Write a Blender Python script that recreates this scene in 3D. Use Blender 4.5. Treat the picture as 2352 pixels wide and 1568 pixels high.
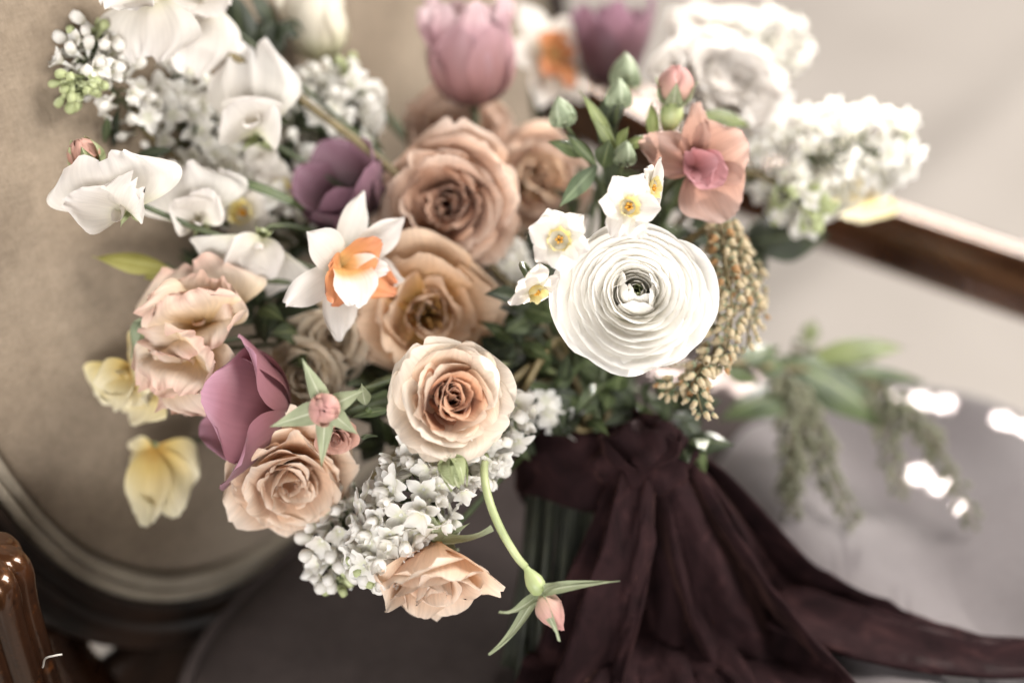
import bpy, math, random
import numpy as np
from mathutils import Vector, Matrix

rad = math.radians
for o in list(bpy.data.objects):
    bpy.data.objects.remove(o, do_unlink=True)
scene = bpy.context.scene
COL = scene.collection

# ------------------------------------------------------------------ camera
PITCH = rad(32)
CAM = Vector((0, 0, 1.004))
cam_data = bpy.data.cameras.new('camera')
cam_data.lens = 50; cam_data.sensor_width = 36
cam_data.clip_start = 0.02; cam_data.clip_end = 60
cam_data.dof.use_dof = True
cam_data.dof.focus_distance = 0.652
cam_data.dof.aperture_fstop = 1.9
cam_data.dof.aperture_blades = 0
cam = bpy.data.objects.new('camera', cam_data)
cam.location = CAM; cam.rotation_euler = (math.pi / 2 - PITCH, 0, 0)
COL.objects.link(cam); scene.camera = cam

# ------------------------------------------------------------------ light
world = bpy.data.worlds.new('World'); scene.world = world; world.use_nodes = True
bg = world.node_tree.nodes['Background']
bg.inputs[0].default_value = (0.98, 0.95, 0.93, 1); bg.inputs[1].default_value = 0.035

def lamp(name, kind, loc, target, energy, color, **kw):
    d = bpy.data.lights.new(name, kind); d.energy = energy; d.color = color
    for k, v in kw.items(): setattr(d, k, v)
    o = bpy.data.objects.new(name, d); COL.objects.link(o)
    o.location = loc
    o.rotation_euler = (Vector(target) - Vector(loc)).to_track_quat('-Z', 'Y').to_euler()
    return o
# tall window on the right
lamp('window_light', 'AREA', (1.65, 0.85, 2.15), (0.0, 0.6, 0.6), 122, (1.0, 0.975, 0.945), shape='RECTANGLE', size=1.2, size_y=1.5)
# sunlight falling on the floor behind the chair
lamp('floor_sunlight', 'SPOT', (1.6, 5.2, 3.2), (0.55, 2.75, 0.0), 620, (1.0, 0.965, 0.93), spot_size=rad(44), spot_blend=0.7, shadow_soft_size=0.25)
# window far behind: rim light on the blooms and the shine along the far chair arm
lamp('far_window_light', 'AREA', (1.25, 3.5, 2.1), (0.2, 0.85, 0.55), 84, (1.0, 0.96, 0.92), shape='RECTANGLE', size=0.9, size_y=1.2)
# narrow strip of sun on the near chair post
lamp('post_sunbeam', 'SPOT', (-1.5, 0.35, 1.25), (-0.262, 0.50, 0.455), 160, (1.0, 0.93, 0.84), spot_size=rad(4.2), spot_blend=0.5, shadow_soft_size=0.02)
# low streak of sun along the far edge of the seat
lamp('edge_sunbeam', 'SPOT', (1.0, 4.4, 0.60), (0.33, 0.79, 0.455), 800, (1.0, 0.95, 0.88), spot_size=rad(5.2), spot_blend=0.4, shadow_soft_size=0.03)
# dapples of sun that reach the far edge of the seat
for q, dist in [((0.112, 0.852), 1.5), ((0.138, 0.842), 1.6), ((0.164, 0.830), 1.4), ((0.258, 0.790), .9), ((0.272, 0.783), .95), ((0.286, 0.775), .8), ((0.318, 0.750), .9), ((0.332, 0.742), 1.0), ((0.346, 0.734), 1.0), ((0.253, 0.706), .85), ((0.262, 0.692), .75), ((0.268, 0.668), .5)]:
    lamp('sun_dapple', 'SPOT', (q[0] + .10 * dist, q[1] + .55 * dist, .465 + .83 * dist), (*q, .465), 1500 * dist * dist, (1.0, 0.96, 0.9), spot_size=rad(1.0), spot_blend=0.3, shadow_soft_size=0.002)
# fill lamp added low behind the camera to brighten the blooms, not the seat
lamp('front_fill', 'AREA', (-0.3, -1.5, 0.95), (0.0, 0.6, 0.70), 74, (1.0, 0.98, 0.97), shape='RECTANGLE', size=1.8, size_y=0.9)
# low sunbeam grazing the back of the bouquet and the far chair arm
lamp('sunbeam', 'SPOT', (0.55, 4.6, 1.62), (0.19, 0.86, 0.775), 2600, (1.0, 0.95, 0.88), spot_size=rad(6.2), spot_blend=0.6, shadow_soft_size=0.04)

vs = scene.view_settings
vs.view_transform = 'Standard'; vs.look = 'None'; vs.gamma = 1.0; vs.exposure = 0.06
vs.use_curve_mapping = False
scene.render.engine = 'CYCLES'
scene.cycles.max_bounces = 8; scene.cycles.transmission_bounces = 6

# ------------------------------------------------------------------ frames: photo pixel (2352 wide) + distance -> place
Rv = Vector((1, 0, 0)); Fv = Vector((0, math.cos(PITCH), -math.sin(PITCH))); Uv = Vector((0, math.sin(PITCH), math.cos(PITCH)))
def P(px, py, d):
    return CAM + Fv * d + Rv * ((px - 1176) / 2352 * .72 * d) + Uv * ((784 - py) / 2352 * .72 * d)
def V(r, u, t):
    return (Rv * r + Uv * u - Fv * t).normalized()
def S(px, d): return px * .72 / 2352 * d
def C(r, g, b):
    f = lambda c: (c / 255 / 12.92) if c / 255 < .04045 else ((c / 255 + .055) / 1.055) ** 2.4
    return (f(r), f(g), f(b), 1)
YAW = rad(32)
CA = Vector((math.cos(YAW), -math.sin(YAW), 0)); CN = Vector((math.sin(YAW), math.cos(YAW), 0))   # chair axes: forward, across
SEAT = 0.45

# ------------------------------------------------------------------ materials
def nt(name):
    m = bpy.data.materials.new(name); m.use_nodes = True
    t = m.node_tree; b = t.nodes['Principled BSDF']; o = t.nodes['Material Output']
    return m, t, b, o
def N(t, kind, **kw):
    n = t.nodes.new(kind)
    for k, v in kw.items():
        if k.startswith('i_'):
            n.inputs[k[2:].replace('_', ' ')].default_value = v
        else: setattr(n, k, v)
    return n
def ramp(t, stops):
    r = N(t, 'ShaderNodeValToRGB'); e = r.color_ramp.elements
    while len(e) < len(stops): e.new(.5)
    for el, (p, c) in zip(e, stops):
        el.position = p; el.color = c if len(c) == 4 else (*c, 1)
    return r
def mixc(t, mode, fac, a, b):
    n = N(t, 'ShaderNodeMix', data_type='RGBA', blend_type=mode)
    L = t.links
    for sock, val in ((n.inputs[0], fac), (n.inputs[6], a), (n.inputs[7], b)):
        if hasattr(val, 'is_output'): L.new(val, sock)
        else: sock.default_value = val
    return n.outputs[2]

def M_petal(name, stops, tr=.3, rough=.5, veins=.35, mott=.16, spot=None):
    m, t, b, o = nt(name); L = t.links
    uv = N(t, 'ShaderNodeUVMap'); sp = N(t, 'ShaderNodeSeparateXYZ'); L.new(uv.outputs[0], sp.inputs[0])
    tc = N(t, 'ShaderNodeTexCoord')
    n1 = N(t, 'ShaderNodeTexNoise', i_Scale=55.0, i_Detail=3.0); L.new(tc.outputs['Object'], n1.inputs['Vector'])
    ad = N(t, 'ShaderNodeMath', operation='MULTIPLY_ADD'); L.new(n1.outputs[0], ad.inputs[0]); ad.inputs[1].default_value = .22
    sb = N(t, 'ShaderNodeMath', operation='SUBTRACT'); L.new(sp.outputs[1], sb.inputs[0]); sb.inputs[1].default_value = .11
    L.new(sb.outputs[0], ad.inputs[2])
    r = ramp(t, stops); L.new(ad.outputs[0], r.inputs[0])
    mp = N(t, 'ShaderNodeMapping'); mp.inputs['Scale'].default_value = (26, 1.3, 1); L.new(uv.outputs[0], mp.inputs[0])
    n2 = N(t, 'ShaderNodeTexNoise', i_Scale=1.0, i_Detail=3.0); L.new(mp.outputs[0], n2.inputs['Vector'])
    r2 = ramp(t, [(.3, (1 - mott,) * 3), (.7, (1, 1, 1))]); L.new(n2.outputs[0], r2.inputs[0])
    col = mixc(t, 'MULTIPLY', 1.0, r.outputs[0], r2.outputs[0])
    n3 = N(t, 'ShaderNodeTexNoise', i_Scale=22.0, i_Detail=2.0); L.new(tc.outputs['Object'], n3.inputs['Vector'])
    r3 = ramp(t, [(.35, (1 - mott * .8, 1 - mott, 1 - mott * 1.1)), (.62, (1, 1, 1))]); L.new(n3.outputs[0], r3.inputs[0])
    col = mixc(t, 'MULTIPLY', 1.0, col, r3.outputs[0])
    L.new(col, b.inputs['Base Color'])
    b.inputs['Roughness'].default_value = rough
    b.inputs['Specular IOR Level'].default_value = .28
    b.inputs['Sheen Weight'].default_value = .12; b.inputs['Sheen Roughness'].default_value = .5
    bp = N(t, 'ShaderNodeBump', i_Strength=veins, i_Distance=.0006); L.new(n2.outputs[0], bp.inputs['Height'])
    L.new(bp.outputs[0], b.inputs['Normal'])
    tl = N(t, 'ShaderNodeBsdfTranslucent'); L.new(col, tl.inputs[0])
    mx = N(t, 'ShaderNodeMixShader'); mx.inputs[0].default_value = tr
    L.new(b.outputs[0], mx.inputs[1]); L.new(tl.outputs[0], mx.inputs[2]); L.new(mx.outputs[0], o.inputs[0])
    return m

def M_leaf(name, dark, light, rib, tr=.22, rough=.42):
    m, t, b, o = nt(name); L = t.links
    uv = N(t, 'ShaderNodeUVMap'); sp = N(t, 'ShaderNodeSeparateXYZ'); L.new(uv.outputs[0], sp.inputs[0])
    tc = N(t, 'ShaderNodeTexCoord')
    n1 = N(t, 'ShaderNodeTexNoise', i_Scale=40.0, i_Detail=4.0); L.new(tc.outputs['Object'], n1.inputs['Vector'])
    r = ramp(t, [(.3, dark), (.7, light)]); L.new(n1.outputs[0], r.inputs[0])
    a = N(t, 'ShaderNodeMath', operation='SUBTRACT'); L.new(sp.outputs[0], a.inputs[0]); a.inputs[1].default_value = .5
    ab = N(t, 'ShaderNodeMath', operation='ABSOLUTE'); L.new(a.outputs[0], ab.inputs[0])
    rr = ramp(t, [(.02, (1, 1, 1)), (.06, (0, 0, 0))]); L.new(ab.outputs[0], rr.inputs[0])
    col = mixc(t, 'MIX', rr.outputs[0], r.outputs[0], rib)
    # side veins
    wv = N(t, 'ShaderNodeMath', operation='MULTIPLY_ADD'); L.new(ab.outputs[0], wv.inputs[0]); wv.inputs[1].default_value = -.8; L.new(sp.outputs[1], wv.inputs[2])
    sn = N(t, 'ShaderNodeMath', operation='MULTIPLY'); L.new(wv.outputs[0], sn.inputs[0]); sn.inputs[1].default_value = 70
    si = N(t, 'ShaderNodeMath', operation='SINE'); L.new(sn.outputs[0], si.inputs[0])
    bp = N(t, 'ShaderNodeBump', i_Strength=.3, i_Distance=.0006); L.new(si.outputs[0], bp.inputs['Height']); L.new(bp.outputs[0], b.inputs['Normal'])
    L.new(col, b.inputs['Base Color']); b.inputs['Roughness'].default_value = rough
    b.inputs['Specular IOR Level'].default_value = .35
    tl = N(t, 'ShaderNodeBsdfTranslucent'); L.new(col, tl.inputs[0])
    mx = N(t, 'ShaderNodeMixShader'); mx.inputs[0].default_value = tr
    L.new(b.outputs[0], mx.inputs[1]); L.new(tl.outputs[0], mx.inputs[2]); L.new(mx.outputs[0], o.inputs[0])
    return m

def M_plain(name, c1, c2, scale=60, rough=.5, bump=.15, spec=.4, dist=.0008):
    m, t, b, o = nt(name); L = t.links
    tc = N(t, 'ShaderNodeTexCoord')
    n1 = N(t, 'ShaderNodeTexNoise', i_Scale=float(scale), i_Detail=4.0); L.new(tc.outputs['Object'], n1.inputs['Vector'])
    r = ramp(t, [(.32, c1), (.68, c2)]); L.new(n1.outputs[0], r.inputs[0]); L.new(r.outputs[0], b.inputs['Base Color'])
    bp = N(t, 'ShaderNodeBump', i_Strength=bump, i_Distance=dist); L.new(n1.outputs[0], bp.inputs['Height']); L.new(bp.outputs[0], b.inputs['Normal'])
    b.inputs['Roughness'].default_value = rough; b.inputs['Specular IOR Level'].default_value = spec
    return m

def M_linen(name, c1, c2, weave=900, bump=.5, blot=9, sheen=.2, worn=.3):
    m, t, b, o = nt(name); L = t.links
    tc = N(t, 'ShaderNodeTexCoord')
    mp = N(t, 'ShaderNodeMapping'); mp.inputs['Scale'].default_value = (1, 1, .35); L.new(tc.outputs['Object'], mp.inputs[0])
    n1 = N(t, 'ShaderNodeTexNoise', i_Scale=float(weave), i_Detail=2.0); L.new(mp.outputs[0], n1.inputs['Vector'])
    mp2 = N(t, 'ShaderNodeMapping'); mp2.inputs['Scale'].default_value = (1, .3, 1); L.new(tc.outputs['Object'], mp2.inputs[0])
    n2 = N(t, 'ShaderNodeTexNoise', i_Scale=float(weave) * .8, i_Detail=2.0); L.new(mp2.outputs[0], n2.inputs['Vector'])
    n3 = N(t, 'ShaderNodeTexNoise', i_Scale=float(blot), i_Detail=5.0); L.new(tc.outputs['Object'], n3.inputs['Vector'])
    r = ramp(t, [(.3, c1), (.7, c2)]); L.new(n3.outputs[0], r.inputs[0])
    h = N(t, 'ShaderNodeMath', operation='ADD'); L.new(n1.outputs[0], h.inputs[0]); L.new(n2.outputs[0], h.inputs[1])
    r2 = ramp(t, [(.3, (.8, .79, .77)), (.7, (1, 1, 1))])
    hh = N(t, 'ShaderNodeMath', operation='MULTIPLY'); L.new(h.outputs[0], hh.inputs[0]); hh.inputs[1].default_value = .5
    L.new(hh.outputs[0], r2.inputs[0])
    L.new(mixc(t, 'MULTIPLY', .7, r.outputs[0], r2.outputs[0]), b.inputs['Base Color'])
    bp = N(t, 'ShaderNodeBump', i_Strength=bump, i_Distance=.001); L.new(hh.outputs[0], bp.inputs['Height']); L.new(bp.outputs[0], b.inputs['Normal'])
    b.inputs['Roughness'].default_value = .85; b.inputs['Specular IOR Level'].default_value = .15
    b.inputs['Sheen Weight'].default_value = sheen
    n4 = N(t, 'ShaderNodeTexNoise', i_Scale=130.0, i_Detail=6.0, i_Roughness=.7); L.new(tc.outputs['Object'], n4.inputs['Vector'])
    r4 = ramp(t, [(.35, (.72, .71, .70)), (.62, (1, 1, 1))]); L.new(n4.outputs[0], r4.inputs[0])
    L.new(mixc(t, 'MULTIPLY', worn, mixc(t, 'MULTIPLY', .9, r.outputs[0], r2.outputs[0]), r4.outputs[0]), b.inputs['Base Color'])
    return m

def M_wood(name):
    m, t, b, o = nt(name); L = t.links
    tc = N(t, 'ShaderNodeTexCoord')
    n1 = N(t, 'ShaderNodeTexNoise', i_Scale=14.0, i_Detail=6.0); L.new(tc.outputs['Object'], n1.inputs['Vector'])
    r = ramp(t, [(.3, C(24, 18, 15)), (.6, C(44, 31, 24)), (.8, C(72, 48, 32))]); L.new(n1.outputs[0], r.inputs[0])
    n2 = N(t, 'ShaderNodeTexNoise', i_Scale=130.0, i_Detail=6.0, i_Roughness=.7); L.new(tc.outputs['Object'], n2.inputs['Vector'])
    r2 = ramp(t, [(.60, (0, 0, 0)), (.72, (.55, .55, .55))]); L.new(n2.outputs[0], r2.inputs[0])
    n3 = N(t, 'ShaderNodeTexNoise', i_Scale=260.0, i_Detail=2.0); L.new(tc.outputs['Object'], n3.inputs['Vector'])
    r3 = ramp(t, [(.3, (.25, .2, .18)), (.38, (1, 1, 1))]); L.new(n3.outputs[0], r3.inputs[0])
    col = mixc(t, 'MIX', r2.outputs[0], r.outputs[0], C(128, 88, 52))
    col = mixc(t, 'MULTIPLY', .8, col, r3.outputs[0])
    L.new(col, b.inputs['Base Color'])
    rr = ramp(t, [(.3, (.2,) * 3), (.7, (.36,) * 3)]); L.new(n1.outputs[0], rr.inputs[0]); L.new(rr.outputs[0], b.inputs['Roughness'])
    bp = N(t, 'ShaderNodeBump', i_Strength=.25, i_Distance=.001); L.new(n2.outputs[0], bp.inputs['Height']); L.new(bp.outputs[0], b.inputs['Normal'])
    b.inputs['Coat Weight'].default_value = 1.0; b.inputs['Coat Roughness'].default_value = .09; b.inputs['Coat Tint'].default_value = C(255, 222, 190); b.inputs['Specular Tint'].default_value = C(255, 214, 176)
    return m

def M_velvet(name):
    m, t, b, o = nt(name); L = t.links
    tc = N(t, 'ShaderNodeTexCoord')
    n1 = N(t, 'ShaderNodeTexNoise', i_Scale=46.0, i_Detail=6.0, i_Roughness=.62, i_Distortion=.8); L.new(tc.outputs['Object'], n1.inputs['Vector'])
    r = ramp(t, [(.3, C(25, 16, 17)), (.55, C(38, 24, 25)), (.78, C(62, 41, 40))]); L.new(n1.outputs[0], r.inputs[0])
    L.new(r.outputs[0], b.inputs['Base Color']); b.inputs['Roughness'].default_value = .9
    b.inputs['Specular IOR Level'].default_value = .05
    b.inputs['Sheen Weight'].default_value = .26; b.inputs['Sheen Roughness'].default_value = .28
    b.inputs['Sheen Tint'].default_value = C(150, 108, 98)
    n2 = N(t, 'ShaderNodeTexNoise', i_Scale=120.0, i_Detail=6.0); L.new(tc.outputs['Object'], n2.inputs['Vector'])
    bp = N(t, 'ShaderNodeBump', i_Strength=.5, i_Distance=.0015); L.new(n2.outputs[0], bp.inputs['Height']); L.new(bp.outputs[0], b.inputs['Normal'])
    return m

WHITE = [(0, C(208, 206, 172)), (.35, C(232, 227, 217)), (1, C(239, 234, 229))]
MAT = dict(
    white=M_petal('white_petal', WHITE, .45, mott=.12, veins=.3),
    ranun=M_petal('ranunculus_petal', [(0, C(206, 206, 150)), (.4, C(236, 232, 214)), (.9, C(243, 240, 233)), (1, C(250, 248, 243))], .45, veins=.2, mott=.05),
    lilac=M_petal('lilac_petal', [(0, C(226, 226, 200)), (.3, C(240, 237, 228)), (1, C(246, 244, 240))], .42, mott=.06, veins=.1),
    peach=M_petal('peach_rose_petal', [(0, C(186, 134, 84)), (.4, C(218, 170, 134)), (.75, C(237, 208, 180)), (1, C(246, 230, 211))], .4),
    cream_peach=M_petal('cream_peach_petal', [(0, C(228, 194, 136)), (.4, C(242, 221, 194)), (1, C(247, 236, 221))], .4),
    apricot=M_petal('apricot_petal', [(0, C(210, 158, 104)), (.45, C(234, 196, 162)), (.85, C(243, 217, 192)), (1, C(248, 231, 213))], .42),
    peachheart=M_petal('rose_heart_petal', [(0, C(140, 84, 50)), (.5, C(184, 124, 90)), (.85, C(208, 156, 122)), (1, C(228, 188, 158))], .34),
    tanheart=M_petal('tan_heart_petal', [(0, C(124, 80, 56)), (.5, C(168, 122, 96)), (.85, C(194, 152, 126)), (1, C(218, 184, 162))], .34),
    tan=M_petal('dusty_tan_petal', [(0, C(158, 112, 82)), (.4, C(200, 160, 135)), (.85, C(219, 187, 165)), (1, C(234, 212, 195))], .38),
    ochre=M_petal('ochre_centre_petal', [(0, C(196, 152, 62)), (.35, C(212, 168, 104)), (.65, C(228, 192, 156)), (1, C(239, 212, 186))], .4),
    cream=M_petal('cream_rose_petal', [(0, C(204, 176, 130)), (.5, C(230, 212, 182)), (1, C(238, 225, 204))], .38),
    dusty=M_petal('dusty_pink_petal', [(0, C(186, 134, 92)), (.5, C(200, 148, 128)), (1, C(216, 172, 156))], .25),
    budpink=M_petal('bud_pink_petal', [(0, C(200, 194, 150)), (.3, C(212, 176, 156)), (1, C(206, 154, 148))], .2),
    mauve=M_petal('mauve_tulip_petal', [(0, C(90, 56, 53)), (.4, C(132, 84, 88)), (.8, C(158, 107, 118)), (1, C(186, 141, 158))], .32, mott=.10, veins=.12),
    plum=M_petal('plum_tulip_petal', [(0, C(66, 44, 44)), (.5, C(104, 72, 78)), (1, C(138, 102, 118))], .22, mott=.12, veins=.12),
    pinktulip=M_petal('pink_tulip_petal', [(0, C(120, 78, 68)), (.4, C(164, 120, 118)), (.8, C(188, 150, 156)), (1, C(220, 196, 198))], .32, mott=.12, veins=.12),
    ivory=M_petal('ivory_tulip_petal', [(0, C(196, 194, 150)), (.4, C(228, 220, 200)), (1, C(240, 234, 220))], .3),
    yellowpea=M_petal('yellow_pea_petal', [(0, C(222, 176, 84)), (.3, C(232, 208, 134)), (.7, C(236, 224, 180)), (1, C(238, 230, 200))], .36),
    peachpea=M_petal('peach_pea_petal', [(0, C(228, 192, 124)), (.35, C(234, 210, 174)), (.75, C(238, 219, 200)), (1, C(233, 197, 180))], .36),
    brownpea=M_petal('brown_pea_petal', [(0, C(124, 74, 68)), (.35, C(170, 128, 112)), (.8, C(190, 154, 139)), (1, C(200, 170, 158))], .36, mott=.25),
    rosepea=M_petal('rose_pink_pea_petal', [(0, C(166, 98, 92)), (.5, C(192, 130, 132)), (1, C(206, 152, 156))], .34),
    orange=M_petal('orange_corona', [(0, C(226, 200, 132)), (.4, C(224, 156, 98)), (1, C(228, 156, 116))], .36),
    whiteorange=M_petal('white_orange_corona', [(0, C(222, 170, 90)), (.3, C(232, 176, 112)), (.5, C(242, 228, 214)), (1, C(246, 242, 238))], .3),
    lemon=M_petal('lemon_corona', [(0, C(206, 140, 40)), (.35, C(236, 216, 130)), (1, C(242, 232, 176))], .34),
    pieris=M_petal('pieris_bell', [(0, C(198, 150, 92)), (.4, C(224, 208, 170)), (1, C(226, 214, 184))], .34, mott=.25),
    pierisrust=M_petal('pieris_rust', [(0, C(178, 118, 66)), (.5, C(206, 164, 112)), (1, C(222, 196, 154))], .34, mott=.3),
    pierisgreen=M_petal('pieris_green_bud', [(0, C(96, 104, 74)), (.6, C(136, 138, 112)), (1, C(176, 172, 150))], .2, mott=.3),
    sepal=M_leaf('sepal_green', C(134, 142, 110), C(176, 182, 150), C(192, 196, 168), .25, .6),
    bud=M_leaf('bud_green', C(136, 144, 102), C(174, 180, 136), C(190, 194, 158), .2, .55),
    greybud=M_leaf('grey_green_bud', C(128, 140, 112), C(172, 180, 150), C(180, 188, 160), .15, .55),
    limebud=M_leaf('lime_bud', C(170, 178, 126), C(200, 206, 160), C(206, 212, 172), .25, .5),
    leaf=M_leaf('leaf_green', C(60, 70, 46), C(92, 104, 66), C(122, 132, 94)),
    fresh=M_leaf('fresh_leaf', C(98, 108, 66), C(134, 143, 92), C(152, 160, 112), .32),
    darkleaf=M_leaf('dark_leaf', C(40, 46, 34), C(64, 72, 50), C(88, 96, 70)),
    greyleaf=M_leaf('grey_leaf', C(86, 100, 78), C(122, 136, 106), C(144, 156, 126)),
    limeleaf=M_leaf('lime_leaf', C(146, 142, 74), C(176, 170, 98), C(182, 178, 112), .3),
    stem=M_plain('stem_green', C(56, 63, 42), C(86, 94, 62), 90, .5),
    stemlow=M_plain('shade_dark_stem', C(30, 32, 24), C(48, 50, 36), 90, .6),  # shade below the binding is put into this darker stem colour
    stemdark=M_plain('stem_dark_green', C(58, 68, 42), C(84, 96, 58), 90, .5),
    stempale=M_plain('stem_pale_green', C(138, 148, 100), C(172, 178, 132), 90, .45),
    twig=M_plain('twig_brown', C(84, 72, 46), C(118, 104, 70), 120, .6),
    stamen=M_plain('stamen_gold', C(190, 130, 36), C(226, 172, 70), 300, .7),
    stamendark=M_plain('stamen_dark', C(92, 62, 28), C(140, 100, 44), 300, .7),
    linen=M_linen('beige_linen', C(126, 111, 94), C(150, 135, 117), 620, 1.0, 14, .2, .6),
    gimp=M_linen('grey_gimp', C(142, 131, 115), C(166, 155, 138), 700, .8, 40),
    shadedseat=M_linen('shaded_seat_fabric', C(56, 48, 46), C(76, 67, 65), 1100, .4, 16, 0, .6),  # seat fabric darkened: the bouquet's shade is put into its colour
    litseat=M_linen('lit_seat_fabric', C(100, 93, 94), C(116, 109, 109), 1100, .25, 6),  # paler copy of the seat fabric for its lit side
    wood=M_wood('worn_gilded_wood'),
    darkwood=M_plain('dark_matt_wood', C(24, 18, 15), C(52, 37, 28), 22, .5, .2, .3),
    velvet=M_velvet('burgundy_velvet'),
    floor=M_plain('pale_floor', C(134, 127, 120), C(145, 138, 131), 2.2, .85, .05, .2),
    hip=M_plain('hip_green', C(134, 146, 98), C(166, 174, 124), 60, .45, .05),
    thread=M_plain('pale_thread', C(206, 200, 190), C(224, 220, 212), 200, .8),
)

# ------------------------------------------------------------------ mesh helpers
def mesh_from(name, co, faces, uv=None, mat=None):
    me = bpy.data.meshes.new(name)
    me.from_pydata([tuple(c) for c in co], [], faces)
    if uv is not None:
        l = me.uv_layers.new(name='UVMap')
        vi = np.empty(len(me.loops), dtype=np.int32); me.loops.foreach_get('vertex_index', vi)
        l.data.foreach_set('uv', np.asarray(uv, dtype=np.float32)[vi].ravel())
    me.polygons.foreach_set('use_smooth', np.ones(len(me.polygons), dtype=bool))
    if mat: me.materials.append(MAT[mat])
    me.update()
    return me
_fc = {}
def grid_faces(nv, nu, wrap=False):
    k = (nv, nu, wrap)
    if k not in _fc:
        f = []
        for j in range(nv - 1):
            for i in range(nu if wrap else nu - 1):
                i2 = (i + 1) % nu
                f.append((j * nu + i, j * nu + i2, (j + 1) * nu + i2, (j + 1) * nu + i))
        _fc[k] = f
    return _fc[k]
def obj(name, me, parent=None, mw=None):
    o = bpy.data.objects.new(name, me); COL.objects.link(o)
    if parent is not None: o.parent = parent
    if mw is not None: o.matrix_local = mw
    return o
def tag(o, label, cat, group=None):
    o['label'] = label; o['category'] = cat
    if group: o['group'] = group
    return o
def frame(loc, axis, roll=0.0, up=None):
    z = Vector(axis).normalized(); u = Vector(up) if up is not None else Uv
    x = u - z * u.dot(z)
    if x.length < 1e-3: x = Rv - z * Rv.dot(z)
    x.normalize(); y = z.cross(x)
    m = Matrix((x, y, z)).transposed().to_4x4(); m.translation = loc
    return m @ Matrix.Rotation(roll, 4, 'Z')
def thing(name, label, cat, mw, group=None):
    o = bpy.data.objects.new(name, None); o.empty_display_size = .01; COL.objects.link(o)
    o.matrix_world = mw; tag(o, label, cat, group); _MW[o.name] = mw.copy()
    return o
_MW = {}
def mwof(o): return _MW[o.name]

def smooth(xs, ys, x):
    # monotone-ish cosine blend between keys
    xs = np.asarray(xs, float); ys = np.asarray(ys, float); x = np.clip(x, xs[0], xs[-1])
    i = np.clip(np.searchsorted(xs, x, side='right') - 1, 0, len(xs) - 2)
    f = (x - xs[i]) / (xs[i + 1] - xs[i]); m = np.gradient(ys, xs)
    h = xs[i + 1] - xs[i]
    f2, f3 = f * f, f ** 3
    return (2*f3 - 3*f2 + 1) * ys[i] + (f3 - 2*f2 + f) * h * m[i] + (-2*f3 + 3*f2) * ys[i + 1] + (f3 - f2) * h * m[i + 1]

WP = dict(
    rose=[(0, .22), (.25, .6), (.55, .95), (.8, 1.0), (1, .66)],
    round=[(0, .4), (.3, .85), (.55, 1.0), (.8, .92), (1, .5)],
    ranun=[(0, .3), (.3, .75), (.6, 1.0), (.85, 1.0), (1, .86)],
    tulip=[(0, .35), (.25, .78), (.5, 1.0), (.78, .82), (1, .3)],
    tepal=[(0, .35), (.3, .85), (.55, 1.0), (.82, .78), (1, .22)],
    sepal=[(0, .9), (.2, 1.0), (.55, .62), (.85, .2), (1, .03)],
    leaf=[(0, .08), (.2, .65), (.45, 1.0), (.75, .62), (1, .03)],
    strap=[(0, .7), (.3, .95), (.6, 1.0), (.85, .6), (1, .05)],
    banner=[(0, .15), (.2, .55), (.5, 1.0), (.8, 1.0), (1, .72)],
    wing=[(0, .18), (.3, .7), (.65, 1.0), (1, .6)],
    lobe=[(0, .45), (.35, .9), (.7, 1.0), (1, .55)],
    cup=[(0, .6), (.5, 1.0), (1, 1.0)],
)
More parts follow.
